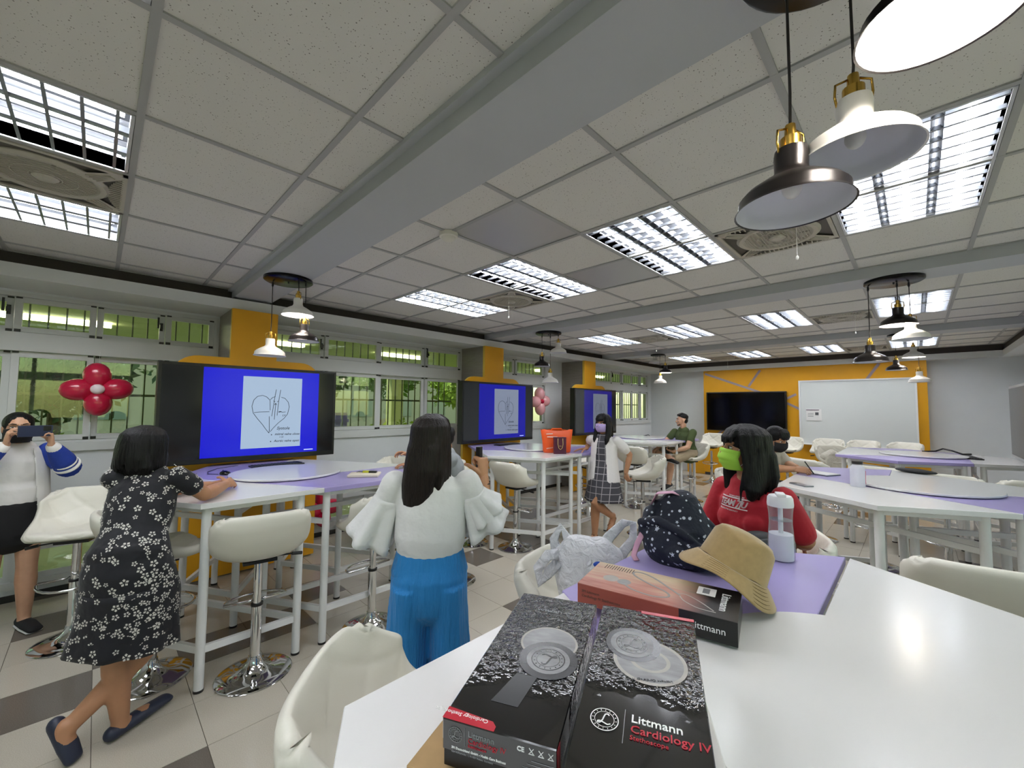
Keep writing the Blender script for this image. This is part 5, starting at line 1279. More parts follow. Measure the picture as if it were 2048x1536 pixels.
P.hair([('b', (0, -.012, .035), (.086, .103, .088)), ('t', [(0, -.05, .03), (0, -.068, -.04), (0, -.065, -.10), (0, -.055, -.125)], [(.085, .05), (.098, .05), (.108, .045), (.10, .03)]),
        ('t', [(.07, -.01, .03), (.086, -.005, -.04), (.09, .0, -.095)], [(.02, .055), (.022, .06), (.018, .05)]), ('t', [(-.07, -.01, .03), (-.086, -.005, -.04), (-.09, .0, -.095)], [(.02, .055), (.022, .06), (.018, .05)]), ('b', (0, .034, .068), (.066, .052, .040))], M_hb, .005, locks=30, ln=.125, a0=-200, a1=20, wave=.003, rx=.086, ry=.10, fringe=9)
P.done()
g = MB(); P.torso(g, pel+P.U*.02, ch, nk-P.U*.01, FEM, g=.014)
for a, b in ((shR, elR), (shL, elL)): g.tube([a+P.U*.0, a.lerp(b, .5)], [.056, .057], 12, round_caps=True)
side = P.R
g.tube([pel+P.U*.10, pel-P.U*.02, P.w(-2.875, .17, .70), P.w(-2.885, .16, .52)], [(.145, .11), (.182, .135), (.20, .155), (.215, .165)], 22, side=side)
M_flo = cloth('black dress cloth', '0E0E15', .04, .02, 7)
dress = P.wear('floral_dress', g, M_flo, .008, 4)
sk_vs, sk_fs = drape([(tuple(P.w(-2.865, .16, .76)), .192, .145), (tuple(P.w(-2.88, .165, .60)), .205, .158), (tuple(P.w(-2.89, .155, .455)), .225, .178)], side, 8, .012)
skt = sheet(P, 'skirt_hem', sk_vs, sk_fs, M_flo, .003, None)
def flower_motif(mb, c, a, b, r_):
    s0 = .010+.008*r_.random()
    for k in range(5):
        t = 2*PI*k/5+.3; u = a*math.cos(t)+b*math.sin(t); w_ = u.cross(a.cross(b)); mb.add([tuple(c+u*s0*.22), tuple(c+u*s0*.7+w_*s0*.34), tuple(c+u*s0*1.05), tuple(c+u*s0*.7-w_*s0*.34)], [(0, 1, 2, 3)])
    if r_.random() < .4:
        for k in range(2): q = c+a*s0*(1.5+k*.7)+b*s0*.3; mb.add([tuple(q), tuple(q+a*s0*.4+b*s0*.2), tuple(q+a*s0*.7), tuple(q+a*s0*.4-b*s0*.2)], [(0, 1, 2, 3)])
M_pet = mat('white petal print', 'C9C6BE', .7)
scatter(dress, 420, flower_motif, M_pet, 'printed_flowers', 3); scatter(skt, 120, flower_motif, M_pet, 'printed_flowers', 8)
M_fl_ = mat('navy leather flat', '252B3E', .45)
P.shoe(anL, toL, M_fl_, None, .043, 'ballet_flat'); P.shoe(anR, toR, M_fl_, None, .043, 'ballet_flat')

# --- 2. woman seen from behind in white blouse and blue trousers
P = Person('woman seen from behind, long dark hair, white ruffled blouse, blue trousers', (-1.60, 1.10), 143, M_sk2)
pel, ch, nk = P.p(0, 0, .93), P.p(0, .0, 1.17), P.p(0, .0, 1.36)
P.torso(P.body, pel, ch, nk, FEM)
shR, shL = P.p(.165, 0, 1.325), P.p(-.165, 0, 1.325)
elR, wrR = P.w(-1.475, 1.315, 1.115), P.w(-1.505, 1.335, 1.325)
elL, wrL = P.w(-1.78, .915, 1.08), P.w(-1.93, 1.10, 1.10)
P.limb(P.body, shR, elR, wrR, .045, .039, .026); P.limb(P.body, shL, elL, wrL, .045, .038, .025)
P.hand(wrR, (-.10, .02, 1), (-.8, -.1, .0), True, 1.35, 1.0, .7); P.hand(wrL, (-.6, .6, .4), (.5, .5, -.2), False, .9)
for x in (-1, 1):
    P.limb(P.body, P.p(x*.085, 0, .88), P.p(x*.09, .02, .48), P.p(x*.10, -.02, .09), .085, .056, .036); P.foot(P.body, P.p(x*.10, -.02, .08), P.p(x*.12, .13, .03))
P.set_head(P.p(0, .015, 1.505), 118, .02, 1.0, nk); P.face()
P.hair([('b', (0, -.014, .036), (.084, .104, .090)), ('t', [(0, -.055, .05), (0, -.085, -.03), (-.005, -.10, -.12), (-.02, -.11, -.20), (-.04, -.11, -.29), (-.055, -.10, -.38)], [(.072, .04), (.080, .046), (.083, .044), (.074, .036), (.050, .026), (.022, .014)]),
        ('t', [(.062, .0, .03), (.072, -.02, -.05), (.075, -.05, -.13), (.07, -.065, -.2), (.075, -.07, -.27)], [(.018, .05), (.020, .055), (.018, .045), (.014, .026), (.006, .010)]), ('t', [(-.062, .0, .03), (-.074, -.02, -.05), (-.082, -.05, -.14), (-.095, -.08, -.26), (-.10, -.09, -.36)], [(.018, .05), (.022, .055), (.022, .045), (.014, .02), (.006, .008)]), ('t', [(-.02, -.115, -.2), (-.03, -.12, -.32), (-.06, -.11, -.44)], [(.03, .015), (.022, .010), (.006, .006)])], M_hbr, .005, locks=22, ln=.30, a0=-190, a1=10, wave=.004, rx=.074, ry=.098, fringe=8)
P.done()
M_blo = mat('white crinkle cotton', 'D9D9D8', .8, bump=.012, bsc=12, sheen=.2)
g = MB(); g.tube([P.p(0, 0, 1.02), P.p(0, 0, 1.08), P.p(0, 0, 1.2), P.p(0, 0, 1.29), P.p(0, 0, 1.345)], [(.150, .115), (.162, .125), (.158, .115), (.150, .098), (.09, .07)], 22, round_caps=True, side=P.R)
for s_, e_ in ((shR, elR), (shL, elL)): g.tube([s_-P.U*.012, s_.lerp(e_, .4)], [.061, .060], 14, round_caps=True)
P.wear('blouse', g, M_blo, .008, 4)
for s_, e_, k in ((shR, elR, 0), (shL, elL, 2)):
    d = (e_-s_); out = V((d.x, d.y, 0)).normalized()
    q = s_.lerp(e_, .3)
    vs, fs = drape([(tuple(q), .062, .060), (tuple(s_.lerp(e_, .65)+out*.0), .078, .078), (tuple(s_.lerp(e_, 1.08)+out*.01), .108, .108)], P.F, 5, .022, 56, k, 4, .1); sheet(P, 'flutter_sleeve', vs, fs, M_blo, .002)
    if k == 0:
        vs, fs = drape([(tuple(q), .060, .058), (tuple(s_.lerp(e_, .5)+out*.01), .078, .076), (tuple(s_.lerp(e_, .75)+out*.03), .105, .10)], P.F, 5, .02, 56, 1, 4, .1); sheet(P, 'flutter_sleeve', vs, fs, M_blo, .002)
M_tr = mat('bright blue crepe', '1B7DC0', .75, nz=.06, nsc=4, bump=.010, bsc=16, sheen=.1, stretch=(4, 4, .5))
g = MB()
for k in range(7): g.tube([P.p(0, 0, 1.045-.019*k), P.p(0, 0, 1.035-.019*k)], [(.142+.005*k, .105+.004*k)]*2, 24, round_caps=True, side=P.R)
P.wear('smocked_waistband', g, M_tr, .006, 1)
g = MB(); g.tube([P.p(0, 0, .96), P.p(0, -.005, .90), P.p(0, -.01, .83)], [(.155, .118), (.172, .14), (.168, .135)], 24, round_caps=True, side=P.R)
for x in (-1, 1):
    g.tube([P.p(x*.084, -.012, .88), P.p(x*.088, -.012, .72), P.p(x*.096, -.015, .55), P.p(x*.112, -.02, .35), P.p(x*.13, -.02, .10)], [(.086, .130), (.086, .118), (.092, .115), (.105, .12), (.12, .13)], 24, side=P.R)
    for k in range(9):
        a_ = 2*PI*k/9+x; g.tube([P.p(x*.088+.078*math.cos(a_), -.012+.108*math.sin(a_), .82), P.p(x*.10+.086*math.cos(a_), -.015+.106*math.sin(a_), .5), P.p(x*.125+.11*math.cos(a_), -.02+.125*math.sin(a_), .12)], [.010, .014, .018], 6)
P.wear('wide_trousers', g, M_tr, .007, 2)
for x in (-1, 1): P.shoe(P.p(x*.10, -.02, .08), P.p(x*.12, .13, .03), mat('black flat shoe', '161616', .5))
ck = thing('clicker', 'small black presentation clicker held up in a right hand', 'remote control', tuple(P.loc+wrR+V((-.035, 0, .075))), .3)
bevel(MB().box((-.012, -.014, -.035), (.012, .014, .07)).obj('clicker_body', M_black, ck), .004)
MB().tube([tuple(wrR-V((0, 0, .03))+V((.030*math.cos(a), .030*math.sin(a), 0))) for a in [2*PI*q/20 for q in range(20)]], .0035, 6, closed=True).obj('bracelet', M_black, P.t, True)
MB().box((-.008, .026, -.04), (.008, .036, -.02)).obj('bracelet_clasp', M_black, P.t, loc=tuple(wrR))

# --- 3. woman with lilac mask in plaid dress
P = Person('woman in lilac mask, white short jacket and grey plaid dress', (-2.80, 4.49), -76, M_sk2, .009)
pel, ch, nk = P.p(0, 0, .90), P.p(0, .0, 1.12), P.p(0, .02, 1.30)
P.torso(P.body, pel, ch, nk, FEM)
shR, shL = P.p(.160, 0, 1.26), P.p(-.160, 0, 1.26)
wrR, wrL = P.w(-3.03, 4.44, 1.135), P.w(-2.57, 4.62, .86)
elR = joint(shR, wrR, .25, .23, P.p(.5, -.4, .9)); elL = joint(shL, wrL, .25, .23, P.p(-.5, -.3, .9))
P.limb(P.body, shR, elR, wrR, .044, .037, .025); P.limb(P.body, shL, elL, wrL, .044, .037, .025)
P.hand(wrR, (-.7, -.6, -.1), (0, 0, -1), True, .15); P.hand(wrL, (.25, .1, -.9), (.2, .9, .1), False, .9)
P.limb(P.body, P.p(.08, 0, .86), P.w(-2.88, 4.42, .47), P.w(-2.91, 4.45, .09), .08, .055, .036); P.foot(P.body, P.w(-2.91, 4.45, .08), P.w(-2.90, 4.31, .03))
P.limb(P.body, P.p(-.08, 0, .86), P.w(-2.83, 4.33, .50), P.w(-2.74, 4.60, .30), .08, .054, .035); P.foot(P.body, P.w(-2.74, 4.60, .30), P.w(-2.74, 4.52, .17))
P.set_head(P.p(0, .03, 1.465), -92, -.05, 1.0, nk); P.face(False)
M_lil = mat('lilac mask', 'B9A6DC', .7)
P.mask(M_lil, pat=lambda o: MB().tube([P.H(-.03, .113, -.03), P.H(-.01, .118, -.034), P.H(.01, .118, -.028), P.H(.03, .113, -.034)], .002, 6).obj('printed_mark', mat('dark violet print', '3C2C70', .7), o))
P.hair([('b', (0, -.016, .036), (.084, .100, .088)), ('t', [(-.066, -.005, .04), (-.082, .0, -.04), (-.088, .03, -.13), (-.085, .06, -.20), (-.08, .075, -.245)], [(.022, .055), (.026, .05), (.032, .035), (.03, .03), (.012, .014)]),
        ('t', [(.066, -.005, .04), (.082, .0, -.04), (.088, .03, -.13), (.085, .06, -.20), (.08, .075, -.245)], [(.022, .055), (.026, .05), (.032, .035), (.03, .03), (.012, .014)]), ('t', [(0, -.05, .02), (0, -.085, -.05), (0, -.09, -.15)], [(.08, .04), (.09, .04), (.085, .03)]),
        ('b', (0, .034, .068), (.066, .052, .040))], M_hb, .006, locks=18, ln=.24, a0=-200, a1=20, rx=.078, ry=.09, fringe=10)
P.done()
s = Mt('grey plaid cloth'); s.set(Roughness=.85); sx = s.n('SeparateXYZ'); s.l(s.coord('Object'), sx.inputs[0])
def stripe(src, per, wd, off=0):
    a = s.n('Math', operation='ADD'); s.l(src, a.inputs[0]); a.inputs[1].default_value = off+5; b = s.n('Math', operation='MODULO'); s.l(a.outputs[0], b.inputs[0]); b.inputs[1].default_value = per
    c = s.n('Math', operation='LESS_THAN'); s.l(b.outputs[0], c.inputs[0]); c.inputs[1].default_value = wd; return c.outputs[0]
mxn = s.n('Math', operation='MAXIMUM'); s.l(stripe(sx.outputs['Z'], .078, .007), mxn.inputs[0]); s.l(stripe(sx.outputs['X'], .078, .007), mxn.inputs[1])
m_ = s.n('MixRGB'); s.l(mxn.outputs[0], m_.inputs[0]); m_.inputs[1].default_value = lin('45444A'); m_.inputs[2].default_value = lin('A6A4A6'); s.l(m_.outputs[0], s.b.inputs['Base Color']); M_plaid = s.m
g = MB(); P.torso(g, pel, ch, nk, FEM, g=.012); g.tube([pel+P.U*.1, pel, P.p(0, .01, .72), P.p(0, .01, .56)], [(.14, .11), (.175, .13), (.195, .15), (.205, .16)], 22, side=P.R); P.wear('plaid_dress', g, M_plaid, .009, 4)
vs, fs = drape([(tuple(P.p(0, 0, .85)), .18, .138), (tuple(P.p(0, .01, .68)), .205, .16), (tuple(P.p(0, .01, .515)), .235, .185)], P.R, 7, .016, 64, 1); sheet(P, 'skirt', vs, fs, M_plaid)
M_jk = mat('off white jacket', 'E2DEDC', .8, bump=.01, bsc=10)
g = MB()
for x, sh, el in ((1, shR, elR), (-1, shL, elL)):
    g.tube([sh+P.U*.0, sh.lerp(el, .55), sh.lerp(el, .7)], [.056, .064, .050], 14, round_caps=True)
    pass
g.tube([P.p(0, 0, .66), P.p(0, 0, .76), P.p(0, 0, .92), P.p(0, 0, 1.08), P.p(0, 0, 1.20), P.p(0, 0, 1.27), P.p(0, 0, 1.315)], [(.205, .16), (.20, .155), (.178, .135), (.165, .128), (.16, .115), (.13, .09), (.085, .07)], 26, side=P.R)
open_front(P.wear('white_jacket', g, M_jk, .008, 3), P, .74, 1.34, .085, .045)
for an, to in ((P.w(-2.91, 4.45, .08), P.w(-2.90, 4.31, .03)), (P.w(-2.74, 4.60, .30), P.w(-2.74, 4.52, .17))):
    mb = MB(); sd_m = mat('tan sandal', '8A6248', .6)
    d = (to-an).normalized(); mb.tube([an-V((0, 0, .045))-d*.03, to-V((0, 0, .018))+d*.02], [(.036, .008), (.04, .008)], 10, round_caps=True, side=P.R); mb.tube([an+P.R*.04-V((0, 0, .01)), an+P.F*.045, an-P.R*.04-V((0, 0, .01))], [(.009, .004)]*3, 6, side=(0, 0, 1)); mb.tube([to.lerp(an, .25)+P.R*.038, to.lerp(an, .25)+V((0, 0, .03)), to.lerp(an, .25)-P.R*.038], .006, 6); mb.obj('sandal', sd_m, P.t, True)

# --- 4. seated man in the green shirt
MAL = [(.155, .115), (.160, .12), (.145, .105), (.172, .12), (.165, .10), (.10, .065)]
P = Person('seated man in olive polo shirt and khaki shorts, legs crossed', (-2.97, 7.55), -112, M_sk, .009)
pel, ch, nk = P.w(-2.96, 7.56, .87), P.w(-2.99, 7.50, 1.10), P.w(-3.0, 7.46, 1.28)
P.torso(P.body, pel, ch, nk, MAL); shR, shL = P.w(-3.18, 7.51, 1.225), P.w(-2.81, 7.39, 1.235)
wrR, wrL = P.w(-3.34, 7.14, .945), P.w(-3.05, 7.14, .905)
elR = joint(shR, wrR, .28, .25, P.w(-3.6, 7.6, .7)); elL = joint(shL, wrL, .28, .25, P.w(-2.5, 7.3, .6))
P.limb(P.body, shR, elR, wrR, .056, .044, .029); P.limb(P.body, shL, elL, wrL, .056, .044, .029)
P.hand(wrR, (-.35, -.75, -.45), (.1, .3, -.9), True, .5, 1.06); P.hand(wrL, (-.75, -.1, .15), (.0, -.2, .9), False, .8, 1.06)
hR, hL = pel+P.w(-3.06, 7.53, 0)-P.w(-2.97, 7.55, 0), pel+P.R*-.09
knR, anR, toR = P.w(-3.40, 7.14, .86), P.w(-3.08, 7.03, .80), P.w(-2.93, 6.98, .74)
knL, anL, toL = P.w(-3.06, 7.07, .76), P.w(-3.09, 7.03, .37), P.w(-3.13, 6.90, .28)
P.limb(P.body, hR-P.U*.0, knR, anR, .085, .062, .040); P.limb(P.body, hL, knL, anL, .085, .06, .040); P.foot(P.body, anR, toR, .04); P.foot(P.body, anL, toL, .04)
P.set_head(P.w(-3.01, 7.43, 1.445), -146, -.02, 1.02, nk); P.face(True, .0045)
P.hair([('b', (0, -.022, .056), (.074, .086, .066)), ('t', [(-.045, .055, .088), (0, .065, .096), (.045, .055, .088)], [(.02, .02)]*3), ('t', [(0, .05, .10), (0, 0, .118), (0, -.05, .10)], [(.045, .02)]*3), ('b', (0, -.05, .0), (.068, .048, .06))], M_hb, .005)
P.hair([('t', [(-.022, .090, -.041), (0, .096, -.039), (.022, .090, -.041)], [(.005, .005)]*3), ('t', [(-.055, .045, -.07), (0, .082, -.092), (.055, .045, -.07)], [(.006, .012)]*3)], mat('short stubble', '5A4335', .8), .004, 'beard')
P.done()
M_ol = mat('olive jersey', '45522C', .85, nz=.05, nsc=6, bump=.008, bsc=10)
g = MB(); P.torso(g, pel+P.U*.0, ch, nk-P.U*.01, MAL, g=.016)
for a, b in ((shR, elR), (shL, elL)): g.tube([a-P.U*.002, a.lerp(b, .5)], [.070, .060], 14, round_caps=True)
P.wear('polo_shirt', g, M_ol, .009, 3)
MB().tube([nk+P.R*.055+P.F*.0, nk+P.F*.066-P.U*.035, nk+P.F*.095-P.U*.10], .006, 6).tube([nk-P.R*.055, nk+P.F*.066-P.U*.035], .006, 6).obj('collar_placket', mat('olive ribbing', '56643A', .85), P.t, True)
M_kh = mat('khaki cotton', 'A4947A', .85, bump=.008, bsc=12)
g = MB(); g.tube([pel-P.U*.06, pel+P.U*.03], [(.165, .13), (.165, .125)], 18, round_caps=True, side=P.R)
for a, b in ((hR, knR), (hL, knL)): g.tube([a, a.lerp(b, .5), a.lerp(b, .82)], [(.10, .10), (.094, .094), (.088, .086)], 16, round_caps=True)
P.wear('shorts', g, M_kh, .009, 3)
M_wsole = mat('white rubber sole', 'DADAD8', .5); M_bsh = mat('black knit trainer', '121213', .7)
P.shoe(anR, toR, M_bsh, M_wsole, .05, 'trainer'); P.shoe(anL, toL, M_bsh, M_wsole, .05, 'trainer')
for k, wv in enumerate((wrL,)):
    MB().tube([tuple(wv+V((.034*math.cos(a), .0, .034*math.sin(a)))) for a in [2*PI*q/16 for q in range(16)]], .005, 6, closed=True).obj('wristwatch', M_brass, P.t, True)
ph = thing('mobile_phone', 'black phone in the left hand of the seated man', 'phone', tuple(P.loc+wrL+V((-.10, -.03, .012))), .9); ph.rotation_euler = (1.2, .1, .9)
bevel(MB().box((-.036, -.06, 0), (.036, .06, .009)).obj('case', M_black, ph), .003)

# --- 5. woman in red shirt with green mask
P = Person('woman in red printed T-shirt and lime green mask, looking left', (-.62, 2.45), -112, M_sk2, .008)
pel, ch, nk = P.w(-.62, 2.50, .84), P.w(-.63, 2.46, 1.09), P.w(-.64, 2.44, 1.29)
FE2 = [(.160, .115), (.165, .125), (.150, .115), (.158, .125), (.15, .10), (.09, .06)]
P.torso(P.body, pel, ch, nk, FE2); shR, shL = P.w(-.785, 2.51, 1.235), P.w(-.475, 2.385, 1.235)
elR, wrR = P.w(-.86, 2.47, .98), P.w(-.80, 2.28, .93); elL, wrL = P.w(-.40, 2.44, 1.03), P.w(-.46, 2.62, .98)
P.limb(P.body, shR, elR, wrR, .050, .043, .027); P.limb(P.body, shL, elL, wrL, .050, .044, .027)
P.hand(wrR, (.6, -.7, -.2), (0, .1, -1), True, .4); P.hand(wrL, (-.5, .7, -.4), (-.3, -.3, -.8), False, .6)
for x, kx, ax in ((1, (-.80, 2.12, .80), (-.78, 2.14, .40)), (-1, (-.58, 2.06, .80), (-.56, 2.12, .40))):
    P.limb(P.body, pel+P.R*.09*x-P.U*.03, P.w(*kx), P.w(*ax), .09, .06, .038); P.foot(P.body, P.w(*ax), P.w(ax[0]-.05, ax[1]-.13, .36))
P.set_head(P.w(-.655, 2.405, 1.455), -142, .03, 1.05, nk); P.face(False)
M_lime = mat('lime green mask', 'A8DC4A', .65)
P.mask(M_lime)
P.hair([('b', (0, -.022, .040), (.083, .103, .090)), ('t', [(0, -.05, .04), (0, -.095, -.03), (0, -.11, -.12), (0, -.10, -.20)], [(.08, .05), (.092, .05), (.098, .045), (.085, .03)]),
        ('t', [(-.066, -.03, .04), (-.080, -.03, -.04), (-.088, -.025, -.13), (-.095, -.01, -.19), (-.09, .0, -.225)], [(.022, .055), (.024, .055), (.028, .05), (.03, .045), (.014, .02)]),
        ('t', [(.07, -.01, .04), (.085, .0, -.04), (.094, .01, -.13), (.10, .02, -.205)], [(.026, .06), (.028, .058), (.03, .05), (.02, .03)]),
        ('b', (0, .030, .072), (.070, .056, .040)), ('t', [(.055, .062, .06), (.072, .05, .01), (.075, .045, -.03)], [(.012, .02), (.009, .018), (.005, .010)])], M_hb, .005, locks=34, ln=.235, a0=-205, a1=25, wave=.012, rx=.086, ry=.102, fringe=11)
P.done()
M_red = mat('red cotton jersey', 'AE1226', .8, nz=.06, nsc=6, bump=.012, bsc=8, sheen=.1)
g = MB(); P.torso(g, pel+P.U*.02, ch, nk-P.U*.015, FE2, g=.016); g.ball(ch+P.F*.075+P.R*.07, (.07, .07, .065)); g.ball(ch+P.F*.075-P.R*.07, (.07, .07, .065))
for a, b in ((shR, elR), (shL, elL)): g.tube([a-P.U*.004, a.lerp(b, .5), a.lerp(b, .80)], [.058, .062, .064], 16, round_caps=True)
rs = P.wear('red_shirt', g, M_red, .007, 4)
M_pr = mat('white shirt print', 'E6DEDC', .6)
# printed slogan on the chest, wrapped on to the cloth
def wrap(o, tgt, n=.0025):
    from mathutils.bvhtree import BVHTree
    bvh = BVHTree.FromPolygons([v.co for v in tgt.data.vertices], [tuple(f.vertices) for f in tgt.data.polygons])
    for v in o.data.vertices:
        h = bvh.ray_cast(v.co+P.F*.3, -P.F)
        if h[0] is not None: v.co = h[0]+h[1]*n
cx_ = ch+P.U*.075+P.R*.105; Mf = frame(cx_, -P.R, P.U)
for b_, sz, dx, dz, shr in (('TEAM', .040, -.002, 0, .25), ('7', .056, .098, -.006, .3), ('JU', .040, .122, 0, .25), ('THOMAS JEFFERSON', .0105, .05, .043, 0), ('PHILADELPHIA UNIVERSITY', .0105, .0, -.028, 0)):
    o = text('shirt_lettering', b_, sz, Mf @ Matrix.Translation(V((dx, dz, 0))), M_pr, rs, .0002, .0018 if sz > .02 else .0003, shr, .92); wrap(o, rs)
for dz, x0, x1 in ((.036, .0, .17), (-.012, 0, .165)):
    mb = MB()
    for k in range(20): 
        a = x0+(x1-x0)*k/20; c = x0+(x1-x0)*(k+1)/20; q0, q1, q2, q3 = [Mf @ V((xx, dz+zz, 0)) for xx, zz in ((a, 0), (c, 0), (c, .005), (a, .005))]; mb.add([tuple(q0), tuple(q1), tuple(q2), tuple(q3)], [(0, 1, 2, 3)])
    o = mb.obj('shirt_line', M_pr, rs); wrap(o, rs)
g = MB(); g.tube([pel-P.U*.07, pel+P.U*.03], [(.17, .14), (.168, .13)], 18, round_caps=True, side=P.R)
for x, kx, ax in ((1, (-.80, 2.12, .80), (-.78, 2.14, .40)), (-1, (-.58, 2.06, .80), (-.56, 2.12, .40))):
    a, b, c = pel+P.R*.09*x-P.U*.03, P.w(*kx), P.w(*ax); g.tube([a, a.lerp(b, .5), b, b.lerp(c, .4), b.lerp(c, .85)], [.104, .09, .074, .066, .052], 14, round_caps=True); P.shoe(P.w(*ax), P.w(ax[0]-.05, ax[1]-.13, .36), M_bsh, M_wsole, .047, 'trainer')
P.wear('dark_trousers', g, mat('dark navy trousers', '1B1D26', .85), .01, 3)

# --- 6. writing woman in black mask
P = Person('woman in black mask and cream top writing in a notebook', (-1.22, 4.76), -12, M_sk2, .009)
pel, ch, nk = P.w(-1.24, 4.78, .88), P.w(-1.11, 4.74, 1.08), P.w(-1.03, 4.70, 1.23)
P.torso(P.body, pel, ch, nk, FEM); shR, shL = P.w(-1.06, 4.545, 1.20), P.w(-1.0, 4.86, 1.20)
wrR, wrL = P.w(-.79, 4.42, 1.13), P.w(-.80, 4.58, 1.13); elR, elL = P.w(-.985, 4.40, 1.12), P.w(-.93, 4.86, 1.12)
P.limb(P.body, shR, elR, wrR, .045, .038, .026); P.limb(P.body, shL, elL, wrL, .045, .038, .026)
P.hand(wrR, (.9, .05, -.02), (.0, .5, -.7), True, .75); P.hand(wrL, (.85, -.5, 0), (0, 0, -1), False, .4)
for x in (-1, 1): P.limb(P.body, pel+P.R*.09*x-P.U*.03, P.p(x*.12, .42, .80), P.p(x*.10, .34, .40), .085, .06, .038); P.foot(P.body, P.p(x*.10, .34, .40), P.p(x*.10, .47, .36))
P.set_head(P.w(-.975, 4.665, 1.375), -28, -.38, 1.0, nk); P.face(False); P.mask(M_mblk, pleats=False)
P.hair([('b', (0, -.022, .036), (.082, .098, .088)), ('t', [(0, -.06, .02), (0, -.09, -.06), (0, -.085, -.14)], [(.075, .04), (.08, .04), (.05, .03)]), ('b', (0, .034, .062), (.064, .052, .044))], M_hb, .006, fringe=9)
P.done()
g = MB(); P.torso(g, pel+P.U*.0, ch, nk-P.U*.01, FEM, g=.018)
for a, b in ((shR, elR), (shL, elL)): g.tube([a+P.U*.005, a.lerp(b, .6), a.lerp(b, .95)], [.062, .062, .058], 14, round_caps=True)
P.wear('cream_top', g, mat('cream ribbed knit', 'D3C9BC', .9, bump=.012, bsc=14), .009, 3)
g = MB(); g.tube([pel-P.U*.07, pel+P.U*.02], [(.165, .13), (.16, .12)], 18, round_caps=True, side=P.R)
for x in (-1, 1):
    a, b, c = pel+P.R*.09*x-P.U*.03, P.p(x*.12, .42, .80), P.p(x*.10, .34, .40); g.tube([a, b, b.lerp(c, .85)], [.10, .072, .052], 14, round_caps=True); P.shoe(c, P.p(x*.10, .47, .36), M_bsh, M_wsole, .046, 'trainer')
P.wear('jeans', g, mat('dark denim', '262E40', .85), .01, 3)
pn = thing('pen', 'black pen held over the open notebook', 'pen', tuple(P.loc+wrR+V((.10, .03, .0))))
MB().tube([(-.03, .0, .075), (.03, .012, -.025), (.036, .013, -.034)], [.0045, .0045, .001], 8).obj('pen_barrel', M_black, pn)

# --- 7. woman photographing with a phone
P = Person('woman at the left border photographing with a phone, blue striped sleeves', (-4.70, -.40), 12, M_sk, .009)
pel, ch, nk = P.p(0, 0, .92), P.p(0, .0, 1.15), P.p(0, .01, 1.33)
P.torso(P.body, pel, ch, nk, FEM); shR, shL = P.p(.165, .01, 1.29), P.p(-.165, .01, 1.29)
wrR, wrL = P.p(.075, .235, 1.375), P.p(-.13, .27, 1.36); elR, elL = P.p(.23, .12, 1.17), P.p(-.25, .12, 1.17)
P.limb(P.body, shR, elR, wrR, .045, .038, .025); P.limb(P.body, shL, elL, wrL, .045, .038, .025)
P.hand(wrR, P.p(-.05, .25, 1), P.p(-.9, .1, .0), True, .75, .95, .5); P.hand(wrL, P.p(.1, .15, 1), P.p(.9, .1, 0), False, .75, .95, .5)
for x in (-1, 1): P.limb(P.body, P.p(x*.085, 0, .87), P.p(x*.09, .02, .47), P.p(x*.10, -.02, .09), .085, .056, .036); P.foot(P.body, P.p(x*.10, -.02, .08), P.p(x*.13, .13, .03)); P.shoe(P.p(x*.10, -.02, .08), P.p(x*.13, .13, .03), mat('black canvas shoe', '141416', .8), mat('white rubber sole', 'DADAD8', .5), .047, 'canvas_shoe')
P.set_head(P.p(0, .035, 1.475), 8, -.02, 1.0, nk); P.face(False, .003); P.mask(M_mblk, pleats=False)
P.hair([('b', (0, -.022, .034), (.080, .096, .084)), ('t', [(0, -.06, .0), (.0, -.08, -.09), (-.04, -.05, -.14)], [(.07, .04), (.075, .045), (.045, .03)])], M_hb)
P.done()
M_ww = mat('white sweatshirt', 'D8D5D2', .85, bump=.012, bsc=9)
g = MB(); P.torso(g, pel+P.U*.10, ch, nk-P.U*.01, FEM, g=.024); P.wear('sweatshirt', g, M_ww, .009, 3)
g = MB(); g.tube([P.p(0, 0, .66), P.p(0, 0, .76), P.p(0, 0, .92), P.p(0, 0, 1.08), P.p(0, 0, 1.22), P.p(0, 0, 1.30), P.p(0, 0, 1.35)], [(.215, .16), (.21, .155), (.19, .145), (.18, .14), (.172, .125), (.14, .10), (.085, .07)], 26, side=P.R)
open_front(P.wear('open_white_jacket', g, mat('white jacket body', 'E0DEDA', .85, bump=.01, bsc=9), .008, 3), P, .72, 1.38, .12, .07)
M_bl = mat('royal blue sleeve', '1E3C9A', .8, bump=.012, bsc=10); M_wst = mat('white stripe', 'E6E4E0', .8)
for sh, el, wr in ((shR, elR, wrR), (shL, elL, wrL)):
    g = MB(); g.tube([sh+P.U*.005, sh.lerp(el, .5), el, el.lerp(wr, .35), el.lerp(wr, .78)], [.068, .074, .078, .070, .048], 16, round_caps=True); sv = P.wear('blue_sleeve', g, M_bl, .008, 2)
    for k in range(3):
        t = .10+.13*k; c = el.lerp(wr, t); d = (wr-el).normalized(); MB().tube([c-d*.006, c+d*.006], .0795-.0075*k-.002*k, 20).obj('white_stripe', M_wst, sv, True)
    c = el.lerp(wr, .82); d = (wr-el).normalized(); MB().tube([c-d*.02, c+d*.02], [.046, .040], 18, round_caps=True).obj('cuff', M_wst, sv, True)
g = MB(); g.tube([P.p(0, 0, 1.0), P.p(0, 0, .93), P.p(0, 0, .80), P.p(0, 0, .72)], [(.135, .10), (.172, .13), (.19, .145), (.195, .15)], 20, round_caps=True, side=P.R); P.wear('black_shorts', g, mat('black shorts', '131315', .9, bump=.01, bsc=10), .009, 3)
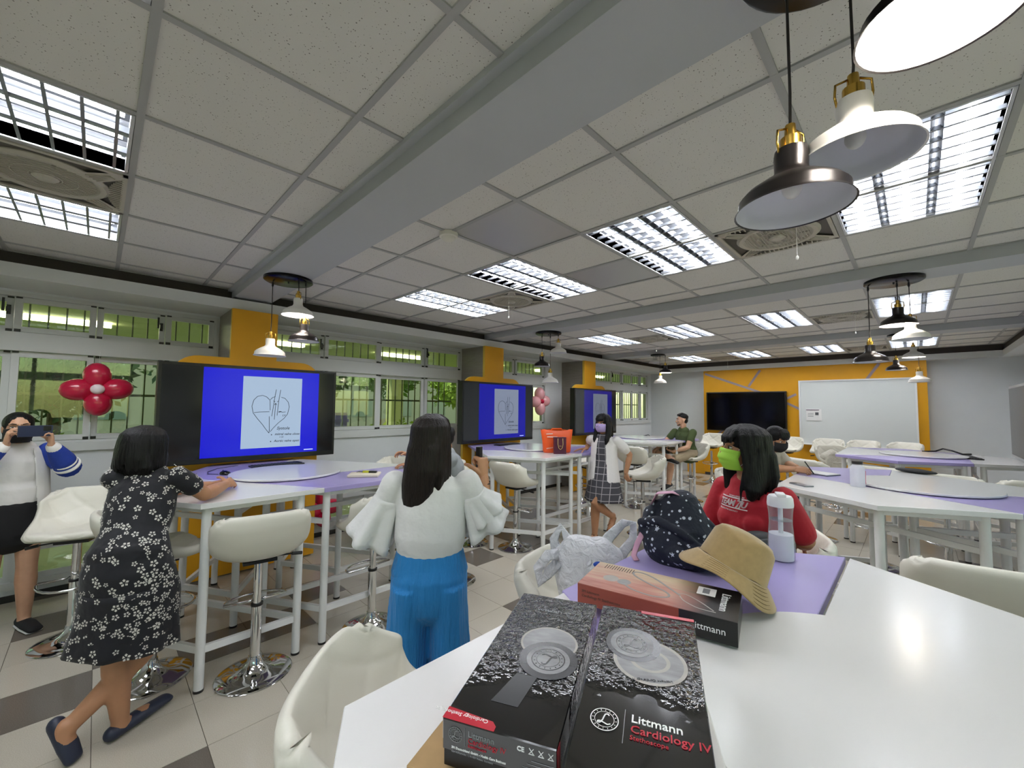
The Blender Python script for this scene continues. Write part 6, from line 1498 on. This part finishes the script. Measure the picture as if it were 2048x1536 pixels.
ph = thing('mobile_phone', 'dark blue phone held up in both hands at the left border', 'phone', tuple(P.loc+P.p(-.045, .30, 1.462))); ph.rotation_euler = (math.radians(90), 0, math.radians(12+90))
bevel(MB().box((-.082, -.039, -.006), (.082, .039, .006)).obj('case', mat('dark blue phone', '232A45', .3), ph), .004)
bevel(MB().box((.035, .0, .0055), (.074, .034, .0085)).obj('camera_bump', M_black, ph), .002)

# --- 8. person mostly hidden behind the blouse, hands showing
P = Person('person sitting behind the blouse woman, only hands visible over the first table', (-3.22, 2.46), -118, M_sk2, .010)
pel, ch, nk = P.p(0, 0, .88), P.p(0, .03, 1.08), P.p(0, .06, 1.22)
P.torso(P.body, pel, ch, nk, MAL); shR, shL = P.p(.17, .05, 1.17), P.p(-.17, .05, 1.17)
wrR, wrL = P.w(-3.42, 2.10, 1.20), P.w(-3.33, 2.06, 1.125)
elR = joint(shR, wrR, .26, .23, P.p(.5, 0, .8)); elL = joint(shL, wrL, .26, .23, P.p(-.5, 0, .8))
P.limb(P.body, shR, elR, wrR, .048, .04, .027); P.limb(P.body, shL, elL, wrL, .048, .04, .027)
P.hand(wrR, (-.45, -.75, .25), (.3, -.2, -.8), True, .5); P.hand(wrL, (-.5, -.8, -.0), (0, 0, -1), False, .35)
for x in (-1, 1): P.limb(P.body, pel+P.R*.09*x-P.U*.03, P.p(x*.12, .40, .80), P.p(x*.10, .30, .42), .088, .06, .04); P.foot(P.body, P.p(x*.10, .30, .42), P.p(x*.10, .43, .38))
P.set_head(P.p(0, .09, 1.355), -118, -.15, .95, nk); P.face()
P.hair([('b', (0, -.022, .045), (.082, .096, .078)), ('b', (0, -.05, .0), (.07, .05, .07))], M_hb); P.done()
g = MB(); P.torso(g, pel, ch, nk-P.U*.01, MAL, g=.015)
for a, b in ((shR, elR), (shL, elL)): g.tube([a, a.lerp(b, .6)], [.066, .06], 12, round_caps=True)
P.wear('grey_shirt', g, mat('grey cotton shirt', '8B8F92', .85), .01, 3)
g = MB(); g.tube([pel-P.U*.07, pel+P.U*.02], [(.17, .14), (.17, .13)], 16, round_caps=True, side=P.R)
for x in (-1, 1): a, b, c = pel+P.R*.09*x-P.U*.03, P.p(x*.12, .40, .80), P.p(x*.10, .30, .42); g.tube([a, b, b.lerp(c, .85)], [.10, .072, .055], 12, round_caps=True); P.shoe(c, P.p(x*.10, .43, .38), M_bsh, M_wsole, .047, 'trainer')
P.wear('dark_trousers', g, MATS['dark navy trousers'], .011, 3)
